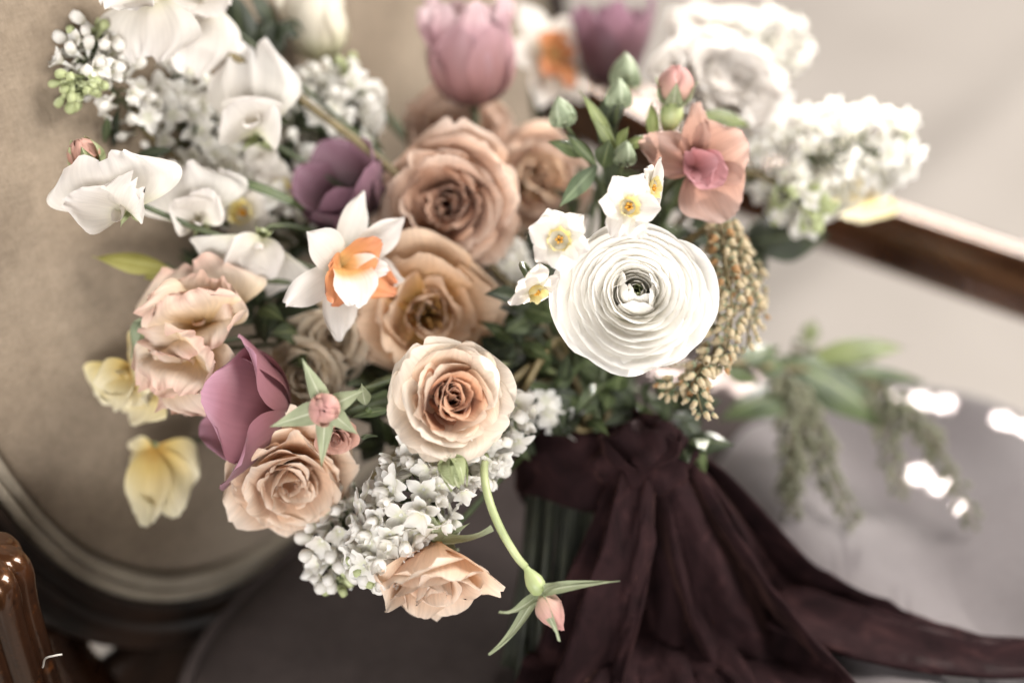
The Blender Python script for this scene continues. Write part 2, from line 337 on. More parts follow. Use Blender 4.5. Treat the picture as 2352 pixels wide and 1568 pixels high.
def petal_mesh(mat, L, W, phi=None, bez=None, wp='rose', rc=1.0, rmin=.004, tip=.2, tp=2.3, notch=0, nw=.2, ruf=0, rfq=3, nz=0,
               ecurl=0, spiral=0, crease=0, jag=0, nu=11, nv=10, seed=0, skew=0, name='petal', r0=0.0, rev=False):
    rng = random.Random(seed)
    tt = np.linspace(0, 1, 60)
    if bez is not None:
        b = np.array(bez, float)
        B = lambda t: ((1-t)**3)[:, None]*b[0] + (3*t*(1-t)**2)[:, None]*b[1] + (3*t*t*(1-t))[:, None]*b[2] + (t**3)[:, None]*b[3]
        sp = B(tt); dv = np.gradient(sp, axis=0)
        ph = np.arctan2(dv[:, 0], dv[:, 1]); rho, zz = sp[:, 0], sp[:, 1]
        L = np.sum(np.linalg.norm(np.diff(sp, axis=0), axis=1))
    else:
        ph = np.radians(smooth([p[0] for p in phi], [p[1] for p in phi], tt))
        st = L / 59
        rho = r0 + np.concatenate([[0], np.cumsum(np.sin((ph[1:] + ph[:-1]) / 2))]) * st
        zz = np.concatenate([[0], np.cumsum(np.cos((ph[1:] + ph[:-1]) / 2))]) * st
    wk = WP[wp]
    u = np.linspace(-1, 1, nu)[None, :].repeat(nv, 0); v = np.linspace(0, 1, nv)[:, None].repeat(nu, 1)
    jg = 0
    if jag:
        ks = [(rng.uniform(2, 9), rng.uniform(0, 6.28)) for _ in range(4)]
        jg = jag * sum(np.sin(k * u * 3.14 + p) for k, p in ks) / 3 * v ** 3
    ve = v * (1 - tip * np.abs(u) ** tp - notch * np.exp(-(u / nw) ** 2) * v ** 2) + jg
    ve = np.clip(ve, 0, 1.08)
    Rr = np.interp(ve, tt, rho); Zz = np.interp(ve, tt, zz); Ph = np.interp(ve, tt, ph)
    over = np.clip(ve - 1, 0, None) * L
    Rr = Rr + over * np.sin(Ph); Zz = Zz + over * np.cos(Ph)
    w = W * np.clip(smooth([k[0] for k in wk], [k[1] for k in wk], v), .0, 2)
    s = w * (u + skew * v * (1 - u * u))
    if rc == 0: lat, inn = s, 0 * s
    else:
        if rc > 0: rcur = rc * np.maximum(np.interp(v, tt, rho), rmin)
        else: rcur = rc * W * np.ones_like(v)
        a = np.clip(s / rcur, -2.9, 2.9); lat = rcur * np.sin(a); inn = rcur * (1 - np.cos(a))
    disp = inn
    if ecurl: disp = disp - ecurl * L * np.abs(u) ** 3 * v ** 1.5
    if crease: disp = disp - crease * L * np.exp(-(u / .16) ** 2) * np.sin(np.pi * np.clip(v, 0, 1)) ** .7
    if ruf:
        p1, p2, p3 = (rng.uniform(0, 6.28) for _ in range(3))
        env = np.clip(np.maximum(np.abs(u) ** 2.6 * v ** 1.2, v ** 4.5), 0, 1)
        along = u * 2 + v * np.sign(u) * .9
        disp = disp + ruf * L * env * (np.sin(rfq * along * 1.9 + p1) + .6 * np.sin(rfq * along * 3.3 + p2) + .35 * np.sin(rfq * 5.1 * along + p3))
    if nz:
        for k in range(4):
            fu, fv = rng.uniform(-1.6, 1.6), rng.uniform(-1.6, 1.6); p = rng.uniform(0, 6.28)
            disp = disp + nz * L * .5 * np.sin(3.14 * (fu * u + fv * v) + p) * v
    Rr = Rr + spiral * L * u * v
    x = Rr - np.cos(Ph) * disp; z = Zz + np.sin(Ph) * disp; y = lat
    if rev:      # sheet wrapped around the flower's own axis
        ex = disp - inn; rr_ = np.maximum(Rr - np.cos(Ph) * ex, 1e-4); a = np.clip(s / np.maximum(np.interp(v, tt, rho), rmin), -2.6, 2.6)
        x = rr_ * np.cos(a); y = rr_ * np.sin(a); z = Zz + np.sin(Ph) * ex
    co = np.stack([x, y, z], -1).reshape(-1, 3)
    uv = np.stack([u * .5 + .5, v], -1).reshape(-1, 2)
    return mesh_from(name, co, grid_faces(nv, nu), uv, mat)
def add_petal(parent, az, mesh, tilt=0, off=(0, 0, 0), name='petal', twist=0):
    m = Matrix.Translation(off) @ Matrix.Rotation(az, 4, 'Z') @ Matrix.Rotation(tilt, 4, 'Y') @ Matrix.Rotation(twist, 4, 'X')
    return obj(name, mesh, parent, m)

def bez_pts(p, n):
    p = [Vector(q) for q in p]; out = []
    for k in range(n):
        t = k / (n - 1); out.append(p[0]*(1-t)**3 + p[1]*3*t*(1-t)**2 + p[2]*3*t*t*(1-t) + p[3]*t**3)
    return out
def catmull(pts, n=6):
    pts = [Vector(p) for p in pts]; q = [pts[0]*2 - pts[1]] + pts + [pts[-1]*2 - pts[-2]]; out = []
    for i in range(1, len(q) - 2):
        for k in range(n):
            t = k / n; a, b, c, d = q[i-1], q[i], q[i+1], q[i+2]
            out.append(.5 * ((b*2) + (c - a)*t + (a*2 - b*5 + c*4 - d)*t*t + (b*3 - a - c*3 + d)*t**3))
    out.append(pts[-1]); return out
def tube_data(pts, rads, seg=7, cap=True):
    pts = [Vector(p) for p in pts]; n = len(pts)
    if not hasattr(rads, '__len__'): rads = [rads] * n
    elif len(rads) != n: rads = list(np.interp(np.linspace(0, 1, n), np.linspace(0, 1, len(rads)), rads))
    co = []; t0 = (pts[1] - pts[0]).normalized(); ref = t0.orthogonal().normalized()
    for i in range(n):
        t = (pts[min(i+1, n-1)] - pts[max(i-1, 0)]).normalized()
        ref = (ref - t * ref.dot(t)).normalized(); b = t.cross(ref)
        for k in range(seg):
            a = 2*math.pi*k/seg
            co.append(pts[i] + (ref*math.cos(a) + b*math.sin(a)) * rads[i])
    f = list(grid_faces(n, seg, True))
    if cap:
        f.append(tuple(range(seg-1, -1, -1))); f.append(tuple(range((n-1)*seg, n*seg)))
    uv = [((k / seg), i / (n-1)) for i in range(n) for k in range(seg)]
    return co, f, uv
def tube(name, pts, rads, mat, parent, seg=7, M=None):
    """points in world space; the mesh is stored in the parent's space"""
    inv = (M or mwof(parent)).inverted()
    co, f, uv = tube_data([inv @ Vector(p) for p in pts], rads, seg)
    return obj(name, mesh_from(name, co, f, uv, mat), parent)
def lathe(name, prof, mat, seg=12, lobes=0, lob=0):
    co = []; uv = []; n = len(prof)
    for j, (r, z) in enumerate(prof):
        for k in range(seg):
            a = 2*math.pi*k/seg; rr = r * (1 + lob * math.cos(lobes * a))
            co.append((rr*math.cos(a), rr*math.sin(a), z)); uv.append((k/seg, j/(n-1)))
    return mesh_from(name, co, grid_faces(n, seg, True), uv, mat)
def join(name, parts, mat=None):
    """parts: list of (co, faces, uv, material key) -> one mesh with material slots"""
    co, f, uv, mi, mats = [], [], [], [], []
    for c, fs, u, k in parts:
        o = len(co); co += [tuple(x) for x in c]; uv += list(u)
        if k not in mats: mats.append(k)
        for q in fs: f.append(tuple(i + o for i in q)); mi.append(mats.index(k))
    me = mesh_from(name, co, f, uv)
    for k in mats: me.materials.append(MAT[k])
    me.polygons.foreach_set('material_index', np.array(mi, dtype=np.int32))
    return me

# ================================================================== the floor
def build_floor():
    n = 121; xs = np.linspace(-4, 5, n); ys = np.linspace(-3, 6, n)
    X, Y = np.meshgrid(xs, ys)
    Z = .006 * np.sin(X * 2.1 + 1) * np.sin(Y * 1.7)
    # ridge added to the floor's shape to give a diagonal band of shade
    p0 = np.array([.32, 1.486]); dr = np.array([.557, .76]); dr = dr / np.linalg.norm(dr); nr = np.array([-dr[1], dr[0]])
    xs2 = []
    q = (X - p0[0]) * nr[0] + (Y - p0[1]) * nr[1]
    Z = Z + .09 * np.exp(-(q / .10) ** 2)
    co = np.stack([X, Y, Z], -1).reshape(-1, 3)
    o = obj('floor', mesh_from('floor', co, grid_faces(n, n), None, 'floor')); o['kind'] = 'structure'
build_floor()

# ================================================================== the chair (local axes: x forward, y across, z up)
MCH = Matrix((CA, CN, Vector((0, 0, 1)))).transposed().to_4x4()
chair = thing('armchair', 'antique armchair with beige linen oval back and worn gilded wood frame', 'armchair', MCH)
NC, ZC, HW, HH, EXP, A0, REC = .615, .722, .276, .296, 3.3, -.500, .24
def oval(th, r=1.0, e=EXP):
    c, s = math.cos(th), math.sin(th)
    k = (abs(c) ** e + abs(s) ** e) ** (-1 / e)
    return NC + HW * r * k * c, ZC + HH * r * k * s
def backpt(th, r=1.0, out=0.0, lift=0.0):
    y, z = oval(th, r)
    dn, dz = (y - NC) / HW**2, (z - ZC) / HH**2
    l = math.hypot(dn, dz) or 1
    y += dn / l * out; z += dz / l * out
    return Vector((A0 - REC * (z - .47) + lift, y, z + lift * REC))
def sweep_ring(name, fn, prof, n, mat, parent):
    """closed ring: fn(th, out, lift) with a closed profile"""
    co, uv = [], []
    for i in range(n):
        for k, (o_, l_) in enumerate(prof):
            co.append(fn(2 * math.pi * i / n, o_, l_)); uv.append((k / len(prof), i / n * 8))
    m = len(prof); f = []
    for i in range(n):
        for k in range(m):
            i2, k2 = (i + 1) % n, (k + 1) % m
            f.append((i*m + k, i2*m + k, i2*m + k2, i*m + k2))
    return obj(name, mesh_from(name, co, f, uv, mat), parent)
def sub(o, lv=1):
    m = o.modifiers.new('smooth', 'SUBSURF'); m.levels = lv; m.render_levels = lv; return o
def build_back():
    nr, na = 26, 96; co, uv = [], []; rng = random.Random(4)
    ks = [(rng.uniform(-9, 9), rng.uniform(-14, 14), rng.uniform(0, 6.3)) for _ in range(7)]
    for j in range(nr):
        r = (j / (nr - 1)) ** .8
        for i in range(na):
            th = 2 * math.pi * i / na; y, z = oval(th, r)
            puff = .036 * (1 - r ** 2.6) ** .8 if r < 1 else 0
            wr = sum(math.sin(a * y * 1.6 + b * z * 1.6 + c) for a, b, c in ks) * .0011 * (1 - r ** 6)
            co.append(backpt(th, r, 0, puff + wr + .002)); uv.append((i / na, r))
    obj('back_upholstery', mesh_from('back_upholstery', co, grid_faces(nr, na, True), uv, 'linen'), chair)
    circ = lambda cx, cz, rx, rz, n=8: [(cx + rx * math.cos(2*math.pi*k/n), cz + rz * math.sin(2*math.pi*k/n)) for k in range(n)]
    f = lambda th, o_, l_: backpt(th, 1.0, o_, l_)
    for c in (.002, .0092): sweep_ring('welt_cord', f, circ(c, .005, .0042, .005), 160, 'gimp', chair)
    prof = [(.0115, -.03), (.0115, .004), (.0145, .010), (.020, .012), (.0225, .008), (.025, .009), (.028, .014), (.033, .015), (.038, .011), (.041, .004), (.041, -.03)]
    sub(sweep_ring('back_frame', f, prof, 128, 'darkwood', chair))
    # linen cover on the rear side
    co = []
    for j in range(8):
        for i in range(64): co.append(backpt(2 * math.pi * i / 64, j / 7, 0.014 if j == 7 else 0, -.026))
    obj('rear_cover', mesh_from('rear_cover', co, grid_faces(8, 64, True), None, 'linen'), chair)
build_back()
def sweep(name, pts, prof, mat, parent, up=Vector((0, 0, 1)), scale=None, lv=1):
    pts = [Vector(p) for p in pts]; co = []; n = len(pts); m = len(prof)
    for i, p in enumerate(pts):
        t = (pts[min(i+1, n-1)] - pts[max(i-1, 0)]).normalized(); s = t.cross(up).normalized(); u = s.cross(t)
        k = scale[i] if scale else 1
        for a, b in prof: co.append(p + s * a * k + u * b * k)
    f = list(grid_faces(n, m, True)); f.append(tuple(range(m - 1, -1, -1))); f.append(tuple(range((n-1)*m, n*m)))
    o = obj(name, mesh_from(name, co, f, None, mat), parent)
    if lv: sub(o, lv)
    return o
AS = 1.22
ARM = [(a * AS, b * AS) for a, b in [(-.017, -.018), (-.019, 0), (-.016, .010), (-.009, .0165), (-.004, .014), (0, .018), (.006, .018), (.012, .015), (.018, .008), (.019, -.004), (.016, -.018), (0, -.021)]]
sweep('arm', catmull([(-.53, .885, .60), (-.44, .89, .566), (-.30, .892, .545), (-.12, .888, .530), (.06, .88, .520), (.13, .876, .512)], 8), ARM, 'wood', chair)
sweep('arm', catmull([(-.51, .262, .60), (-.43, .238, .545), (-.30, .222, .525), (-.12, .222, .520), (.06, .226, .518), (.13, .23, .512)], 8), ARM, 'wood', chair)
POST = [(.014 * math.cos(k * math.pi / 4), .014 * math.sin(k * math.pi / 4)) for k in range(8)]
for y in (.868, .24):
    sweep('arm_support', catmull([(.105, y, .515), (.06, y, .46), (.04, y, .40), (.07, y, .33)], 6), POST, 'wood', chair, up=Vector((0, 1, 0)))
# seat
SC, SN, SHA, SHN = -.135, .590, .338, .262
def plan(th, r=1.0, e=6.0):
    c, s = math.cos(th), math.sin(th); k = (abs(c) ** e + abs(s) ** e) ** (-1 / e)
    return SC + SHA * r * k * c, SN + SHN * r * k * s
def seat_z(a, n):
    return .012 * math.cos((a - SC) / SHA * 1.4) * math.cos((n - SN) / SHN * 1.4)
def build_seat():
    prof = [(r, SEAT) for r in np.linspace(0, .86, 22)] + [(.90, SEAT - .001), (.935, SEAT - .004), (.962, SEAT - .010), (.982, SEAT - .019), (.994, SEAT - .031), (1.0, SEAT - .046), (1.0, SEAT - .07), (.992, SEAT - .088), (.96, SEAT - .096)]
    na = 120; co, uv = [], []
    for j, (r, z) in enumerate(prof):
        for i in range(na):
            a, n = plan(2 * math.pi * i / na, r)
            top = max(0, min(1, (1 - r) / .12)); fold = 0
            # soft pulled folds running across the seat cloth
            q1 = (a + .05) * .75 + (n - .66) * .66; q2 = (a + .02) * .55 + (n - .58) * .84
            fold += .011 * math.exp(-(q1 / .03) ** 2) - .012 * math.exp(-(q2 / .035) ** 2) + .004 * math.sin(a * 31 + n * 22) + .003 * math.sin(a * 55 - n * 18 + 1)
            co.append((a, n, z + seat_z(a, n) * top)); uv.append((i / na, j))
    obj('seat_cushion', mesh_from('seat_cushion', co, grid_faces(len(prof), na, True), uv, 'shadedseat'), chair)
    pts = [(*plan(2 * math.pi * i / 140, .978), SEAT - .0125) for i in range(141)]
    c, f, u = tube_data(pts, .0042, 8, False); obj('welt_cord', mesh_from('seat_welt', c, f, u, 'shadedseat'), chair)
    rp = [(-.006, SEAT - .160), (-.006, SEAT - .094), (.006, SEAT - .090), (.016, SEAT - .094), (.02, SEAT - .102), (.014, SEAT - .108), (.014, SEAT - .146), (.02, SEAT - .152), (.012, SEAT - .162)]
    def fn(th, o_, l_):
        a, n = plan(th, 1.0); d = Vector((a - SC, n - SN)).normalized()
        return Vector((a + d.x * o_, n + d.y * o_, l_))
    sub(sweep_ring('seat_rail', fn, rp, 96, 'wood', chair))
build_seat()
def build_lit_seat():  # added sheet whose pale colour stands for the lit side of the seat
    t = thing('added_seat_cloth', 'added pale lavender grey sheet standing for the lit side of the seat, under the ribbon tails', 'cloth', MCH)
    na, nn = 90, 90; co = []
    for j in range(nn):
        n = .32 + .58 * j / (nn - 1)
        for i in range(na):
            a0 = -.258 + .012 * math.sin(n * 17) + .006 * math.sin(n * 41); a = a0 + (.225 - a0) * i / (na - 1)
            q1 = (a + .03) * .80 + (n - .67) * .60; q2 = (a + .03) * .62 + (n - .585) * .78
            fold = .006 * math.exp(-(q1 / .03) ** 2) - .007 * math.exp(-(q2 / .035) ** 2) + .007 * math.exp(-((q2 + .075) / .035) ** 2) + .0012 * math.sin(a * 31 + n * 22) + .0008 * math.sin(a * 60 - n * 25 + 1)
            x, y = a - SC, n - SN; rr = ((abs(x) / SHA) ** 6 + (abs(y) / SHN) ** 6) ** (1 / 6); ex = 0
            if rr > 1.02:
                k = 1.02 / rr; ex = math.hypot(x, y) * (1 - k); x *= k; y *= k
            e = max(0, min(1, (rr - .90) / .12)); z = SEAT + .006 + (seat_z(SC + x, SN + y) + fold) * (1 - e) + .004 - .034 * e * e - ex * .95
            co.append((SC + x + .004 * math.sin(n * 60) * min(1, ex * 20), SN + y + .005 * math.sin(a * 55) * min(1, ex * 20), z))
    o = obj('cloth', mesh_from('cloth', co, grid_faces(nn, na), None, 'litseat'), t)
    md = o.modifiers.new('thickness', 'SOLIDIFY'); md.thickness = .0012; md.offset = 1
build_lit_seat()
# carved apron between the back and the seat
co = []
for i in range(25):
    f = i / 24; y = .372 + f * .49; dip = .02 * math.sin(f * math.pi)
    for (da, z) in [(.0, .425), (.010, .425), (.013, .415), (.008, .405), (.010, .37 - dip), (.016, .355 - dip), (.012, .29), (-.012, .29), (-.012, .425)]:
        co.append((-.512 + da - (z - .47) * .12, y, z))
sub(obj('back_apron', mesh_from('back_apron', co, grid_faces(25, 9, True), None, 'darkwood'), chair))
# fluted rear post with its leg on the near side and its twin
def fluted(pts, rads, name, nfl=8, dep=.26):
    seg = nfl * 8; co = []; pts = catmull(pts, 6); n = len(pts); rads = np.interp(np.linspace(0, 1, n), np.linspace(0, 1, len(rads)), rads)
    for i, p in enumerate(pts):
        for k in range(seg):
            a = 2 * math.pi * k / seg; w = abs(math.cos(a * nfl / 2)) ** .55
            r = rads[i] * (1 - dep * (1 - w)); co.append(p + Vector((math.cos(a) * r, math.sin(a) * r, 0)))
    f = list(grid_faces(n, seg, True)); f.append(tuple(range((n - 1) * seg, n * seg))); f.append(tuple(range(seg - 1, -1, -1)))
    return obj(name, mesh_from(name, co, f, None, 'wood'), chair)
for y, dy in ((.292, 0), (.94, 0)):
    fluted([(-.478, y, .578), (-.474, y, .571), (-.473, y, .55), (-.468, y, .48), (-.462, y, .38), (-.47, y, .2), (-.50, y, .0)],
           [.012, .0215, .0245, .0255, .0235, .0235, .0235, .022, .021, .018, .016, .014], 'rear_post')
for y in (.40, .83):
    sweep('back_brace', catmull([(-.515, y - .05 if y < .6 else y + .05, .475), (-.51, y - .045 if y < .6 else y + .045, .43), (-.50, y - .02, .37), (-.47, y, .30)], 6), [(.019 * math.cos(k * math.pi / 5), .013 * math.sin(k * math.pi / 5)) for k in range(10)], 'wood', chair, up=Vector((1, 0, 0)))
for y in (.27, .90):
    prof = [(0, .0), (.012, .0), (.016, .04), (.014, .2), (.022, .30), (.024, .34), (.0, .345)]
    o = obj('front_leg', lathe('front_leg', prof, 'wood', 16), chair); o.location = (.10, y if y < .6 else y - .04, 0)
# loose threads on the post
for k, pp in enumerate([[(98, 1532, .655), (104, 1512, .652), (125, 1505, .652), (142, 1502, .655)]]):
    tube('loose_thread', catmull([P(*q) for q in pp], 5), .0005, 'thread', chair, 5, MCH)

# ================================================================== velvet ribbon
B0 = P(1330, 1075, .765); S0 = P(1292, 1600, .757); S0.z = SEAT + .012
SDIR = (S0 - B0).normalized(); SX = SDIR.cross(Uv).normalized(); SY = SDIR.cross(SX).normalized()
ribbon = thing('velvet_ribbon', 'wide dark burgundy velvet ribbon knotted around the stems with long trailing tails', 'ribbon', Matrix.Translation(P(1478, 1055, .715)))
def strip(name, pts, widths, side, folds, amp, seed, nu=41, n=10):
    rng = random.Random(seed); pts = catmull([P(*p) for p in pts], n); m = len(pts); co, uv = [], []
    sd = [Vector(s) for s in side]; ph = [rng.uniform(0, 6.3) for _ in range(4)]
    inv = mwof(ribbon).inverted()
    for i, p in enumerate(pts):
        f = i / (m - 1); w = np.interp(f, np.linspace(0, 1, len(widths)), widths); a = np.interp(f, np.linspace(0, 1, len(amp)), amp)
        k = f * (len(sd) - 1); s = sd[int(k)].lerp(sd[min(int(k) + 1, len(sd) - 1)], k - int(k))
        t = (pts[min(i+1, m-1)] - pts[max(i-1, 0)]).normalized(); s = (s - t * s.dot(t)).normalized(); nn = t.cross(s)
        for j in range(nu):
            u = j / (nu - 1) * 2 - 1
            h = a * (math.sin(folds * u * 3.14 + ph[0] + 1.1 * f) + .5 * math.sin(folds * 2.1 * u * 3.14 + ph[1] - 2 * f) + .25 * math.sin(folds * 4.3 * u + ph[2] + 9 * f))
            h += a * .09 * math.sin(23 * u + 31 * f + ph[1]) + a * .05 * math.sin(-37 * u + 47 * f + ph[2])
            q = p + s * (w * .5 * (u + .12 * math.sin(2.2 * u * 3.14 + ph[3] + 2 * f) * (1 - f * .5))) + nn * h
            if q.z < SEAT + .030: q.z = SEAT + .030 + abs(h) * .35
            co.append(inv @ q); uv.append((u * .5 + .5, f))
    o = obj(name, mesh_from(name, co, grid_faces(m, nu), uv, 'velvet'), ribbon)
    md = o.modifiers.new('thickness', 'SOLIDIFY'); md.thickness = .0012
    return o
R0 = tuple(Rv)
strip('tail', [(1462, 1025, .730), (1445, 1120, .712), (1418, 1250, .706), (1375, 1400, .706), (1330, 1540, .712), (1285, 1700, .716), (1250, 1800, .704)], [.020, .028, .037, .045, .052, .056], [V(1, .05, .3), V(1, .2, .45), V(1, .25, .3)], 1.2, [.004, .009, .012, .013], 3)
strip('tail', [(1500, 1025, .730), (1548, 1130, .724), (1592, 1270, .728), (1655, 1420, .734), (1740, 1580, .730), (1820, 1720, .714)], [.020, .038, .054, .068, .080, .088], [V(1, .1, -.2), V(1, .3, .2), V(1, .45, .2)], 1.4, [.005, .012, .015, .015], 8)
strip('tail', [(1512, 1020, .738), (1592, 1130, .738), (1672, 1260, .752), (1775, 1425, .768), (1960, 1560, .758), (2200, 1625, .745), (2460, 1640, .748)], [.020, .040, .054, .076, .088, .070, .075], [V(.9, .3, -.2), V(.75, .6, .1), V(.5, .8, .2), V(.2, .95, .3)], 1.3, [.005, .011, .012, .010], 13)
strip('tail', [(1478, 1035, .740), (1500, 1200, .748), (1512, 1380, .750), (1518, 1560, .738), (1522, 1760, .712)], [.018, .034, .046, .054, .056], [V(1, 0, .1), V(1, .1, .2)], 1.1, [.005, .008, .009], 31)
def build_wrap():
    inv = mwof(ribbon).inverted(); co = []; nu, nv = 72, 9
    for j in range(nv):
        s = (j / (nv - 1) - .5) * .042
        for i in range(nu):
            a = 2 * math.pi * i / nu
            r = .0335 - .003 * math.cos(j / (nv - 1) * 6.28) + .0014 * math.sin(a * 3 + j * 1.3) + .0012 * math.sin(a * 7 - j * 2.1)
            co.append(inv @ (B0 + SDIR * (s + .004 * math.sin(a * 2)) + (SX * math.cos(a) + SY * math.sin(a)) * r))
    o = obj('stem_wrap', mesh_from('stem_wrap', co, grid_faces(nv, nu, True), None, 'velvet'), ribbon)
    md = o.modifiers.new('thickness', 'SOLIDIFY'); md.thickness = .0015
    # gathered knot
    kc = P(1478, 1052, .724); co = []; n1, n2 = 28, 48
    for j in range(n1):
        la = math.pi * j / (n1 - 1)
        for i in range(n2):
            lo = 2 * math.pi * i / n2
            x, y, z = math.sin(la) * math.cos(lo), math.sin(la) * math.sin(lo), math.cos(la)
            k = 1 + .10 * math.sin(lo * 5 + z * 4) + .07 * math.sin(lo * 9 - z * 7) + .06 * math.sin(z * 9 + lo)
            co.append(inv @ (kc + Rv * (x * .024 * k) + Uv * (z * .019 * k) - Fv * (y * .017 * k)))
    obj('knot', mesh_from('knot', co, grid_faces(n1, n2, True), None, 'velvet'), ribbon)
    # soft loops lying over the knot
    for k, pts in enumerate([[(1475, 1070, .712), (1432, 1030, .714), (1448, 995, .735), (1490, 1005, .742), (1485, 1060, .72)], [(1480, 1070, .714), (1535, 1040, .718), (1548, 1010, .74), (1510, 1012, .748), (1485, 1055, .73)]]):
        strip('loop', pts, [.016, .024, .026, .024, .016], [V(.6, .2, -.6), V(.4, .3, -.8)], 1.2, [.003, .005, .003], 40 + k)
build_wrap()

# ================================================================== flower builders
_off = [0]
def next_off():
    k = _off[0]; _off[0] += 1
    r = .0268 * math.sqrt(((k * 29) % 83 + .5) / 83); a = k * 2.39996
    return r * math.cos(a), r * math.sin(a)
def add_stem(t, h, axis, mat='stem', r=.0019, k=.05, via=(), lift=.09, seg=6):
    ox, oy = next_off(); o = SX * ox + SY * oy
    pts = [Vector(h)]
    q = B0 - SDIR * lift + o
    last = Vector(via[-1]) if via else Vector(h)
    if via: pts = catmull([Vector(h)] + [Vector(v) for v in via], 5)
    tang = -Vector(axis) if not via else (pts[-1] - pts[-2]).normalized()
    pts = pts[:-1] + bez_pts([last, last + tang * k, q, B0 + o], 14)
    e = S0 + (SX * ox * 1.25 + SY * oy * 1.0); e.z = SEAT + .0125
    a2 = _off[0] * 1.7; mid = (B0 + o).lerp(e, .5) + (SX * math.cos(a2) + SY * math.sin(a2)) * .004
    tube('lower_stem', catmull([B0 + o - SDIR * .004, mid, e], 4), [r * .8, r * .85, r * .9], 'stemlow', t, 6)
    return tube('stem', pts, [r * .9, r, r, r * 1.05, r * 1.1], mat, t, seg)
def lerp(a, b, f): return a + (b - a) * f
def calyx(t, R, n=5, L=.9, phi=None, mat='sepal', W=.2, seed=0, hip=True):
    rng = random.Random(seed + 99)
    top = t
    if hip:
        top = obj('receptacle', lathe('receptacle', [(.0005, -R * .34), (R * .14, -R * .30), (R * .2, -R * .18), (R * .19, -R * .06), (R * .12, R * .02), (.0003, R * .04)], 'hip', 10), t)
    for k in range(n):
        ph = phi or [(0, 80), (.3, 95), (.7, 110), (1, 120)]
        ph = [(a, b + rng.uniform(-8, 8)) for a, b in ph]
        me = petal_mesh(mat, R * L * rng.uniform(.85, 1.1), R * W, phi=ph, wp='sepal', rc=-1.6, nz=.05, tip=.02, nu=7, nv=10, seed=seed * 7 + k, name='sepal')
        add_petal(top, k * 2 * math.pi / n + rng.uniform(-.2, .2), me, name='sepal')

def rose(label, px, py, d, axis, Rpx, mat, n=34, op=1.0, seed=1, outer=None, n_out=6, full=1.0, roll=0, res=1, stemmat='stem', ruf=.02, name='garden_rose', inner=1.0, group=None, heart=None, sep=True, wide=.78, mess=1.0):
    rng = random.Random(seed); R = S(Rpx, d); ax = V(*axis); base = P(px, py, d) - ax * R * .42
    t = thing(name, label, 'rose', frame(base, ax, roll), group)
    for i in range(n):
        f = i / (n - 1); g = f ** 1.15
        j = lambda a: rng.uniform(-a, a)
        a0, a1, a2, a3 = lerp(24, 104 * op, g), lerp(9 * full, 76 * op, g) + j(6 * mess), lerp(-3 * full, 60 * op, g) + j(8 * mess), lerp(2, 92 * op, g) + j(16 * mess)
        L = R * (lerp(.72, 1.16, f) + j(.06)) * (inner if f < .4 else 1); W = R * lerp(.34, wide, f ** .8) * rng.uniform(.9, 1.1)
        mt = (outer if outer and i >= n - n_out else mat)
        if heart and f < .48: mt = heart
        me = petal_mesh(mt, L, W, phi=[(0, a0), (.35, a1), (.75, a2), (1, a3)], rc=lerp(1.05, 1.9, f), rmin=.12 * R, tip=lerp(.12, .30, f), tp=2.2,
                        notch=rng.choice([0, 0, .05, .09]), nw=.12, ruf=ruf * lerp(.5, 1.0, f), rfq=rng.uniform(.9, 1.9), nz=.035 * mess, ecurl=lerp(.0, .16, f) * rng.uniform(-.3, 1.7),
                        spiral=.11 * (1 - f), jag=.005, nu=15 if res else 9, nv=13 if res else 9, seed=seed * 1000 + i)
        add_petal(t, i * 2.39996 + j(.25 * mess), me, tilt=j(.07 * mess), off=(j(.035) * R * mess, j(.035) * R * mess, 0))
    if sep: calyx(t, R, 5, .8, seed=seed)
    add_stem(t, base - ax * R * .3, ax, stemmat, .0021)
    return t

def stamens(t, R, n, mat, z0, z1, spread, seed=0, r=.0005, tipr=.0011, tipmat=None, name='stamen'):
    rng = random.Random(seed)
    for k in range(n):
        a = rng.uniform(0, 6.28); q = math.sqrt(rng.random()) * spread; h = rng.uniform(z0, z1)
        p0 = Vector((math.cos(a) * q * .3, math.sin(a) * q * .3, z0 * .2)); p1 = Vector((math.cos(a) * q, math.sin(a) * q, h))
        pts = [p0, p0.lerp(p1, .5) + Vector((0, 0, .001)), p1, p1 + (p1 - p0).normalized() * tipr * 1.6]
        c, f, u = tube_data(pts, [r, r, tipr, tipr * .5], 5)
        obj(name, mesh_from(name, c, f, u, tipmat or mat), t)

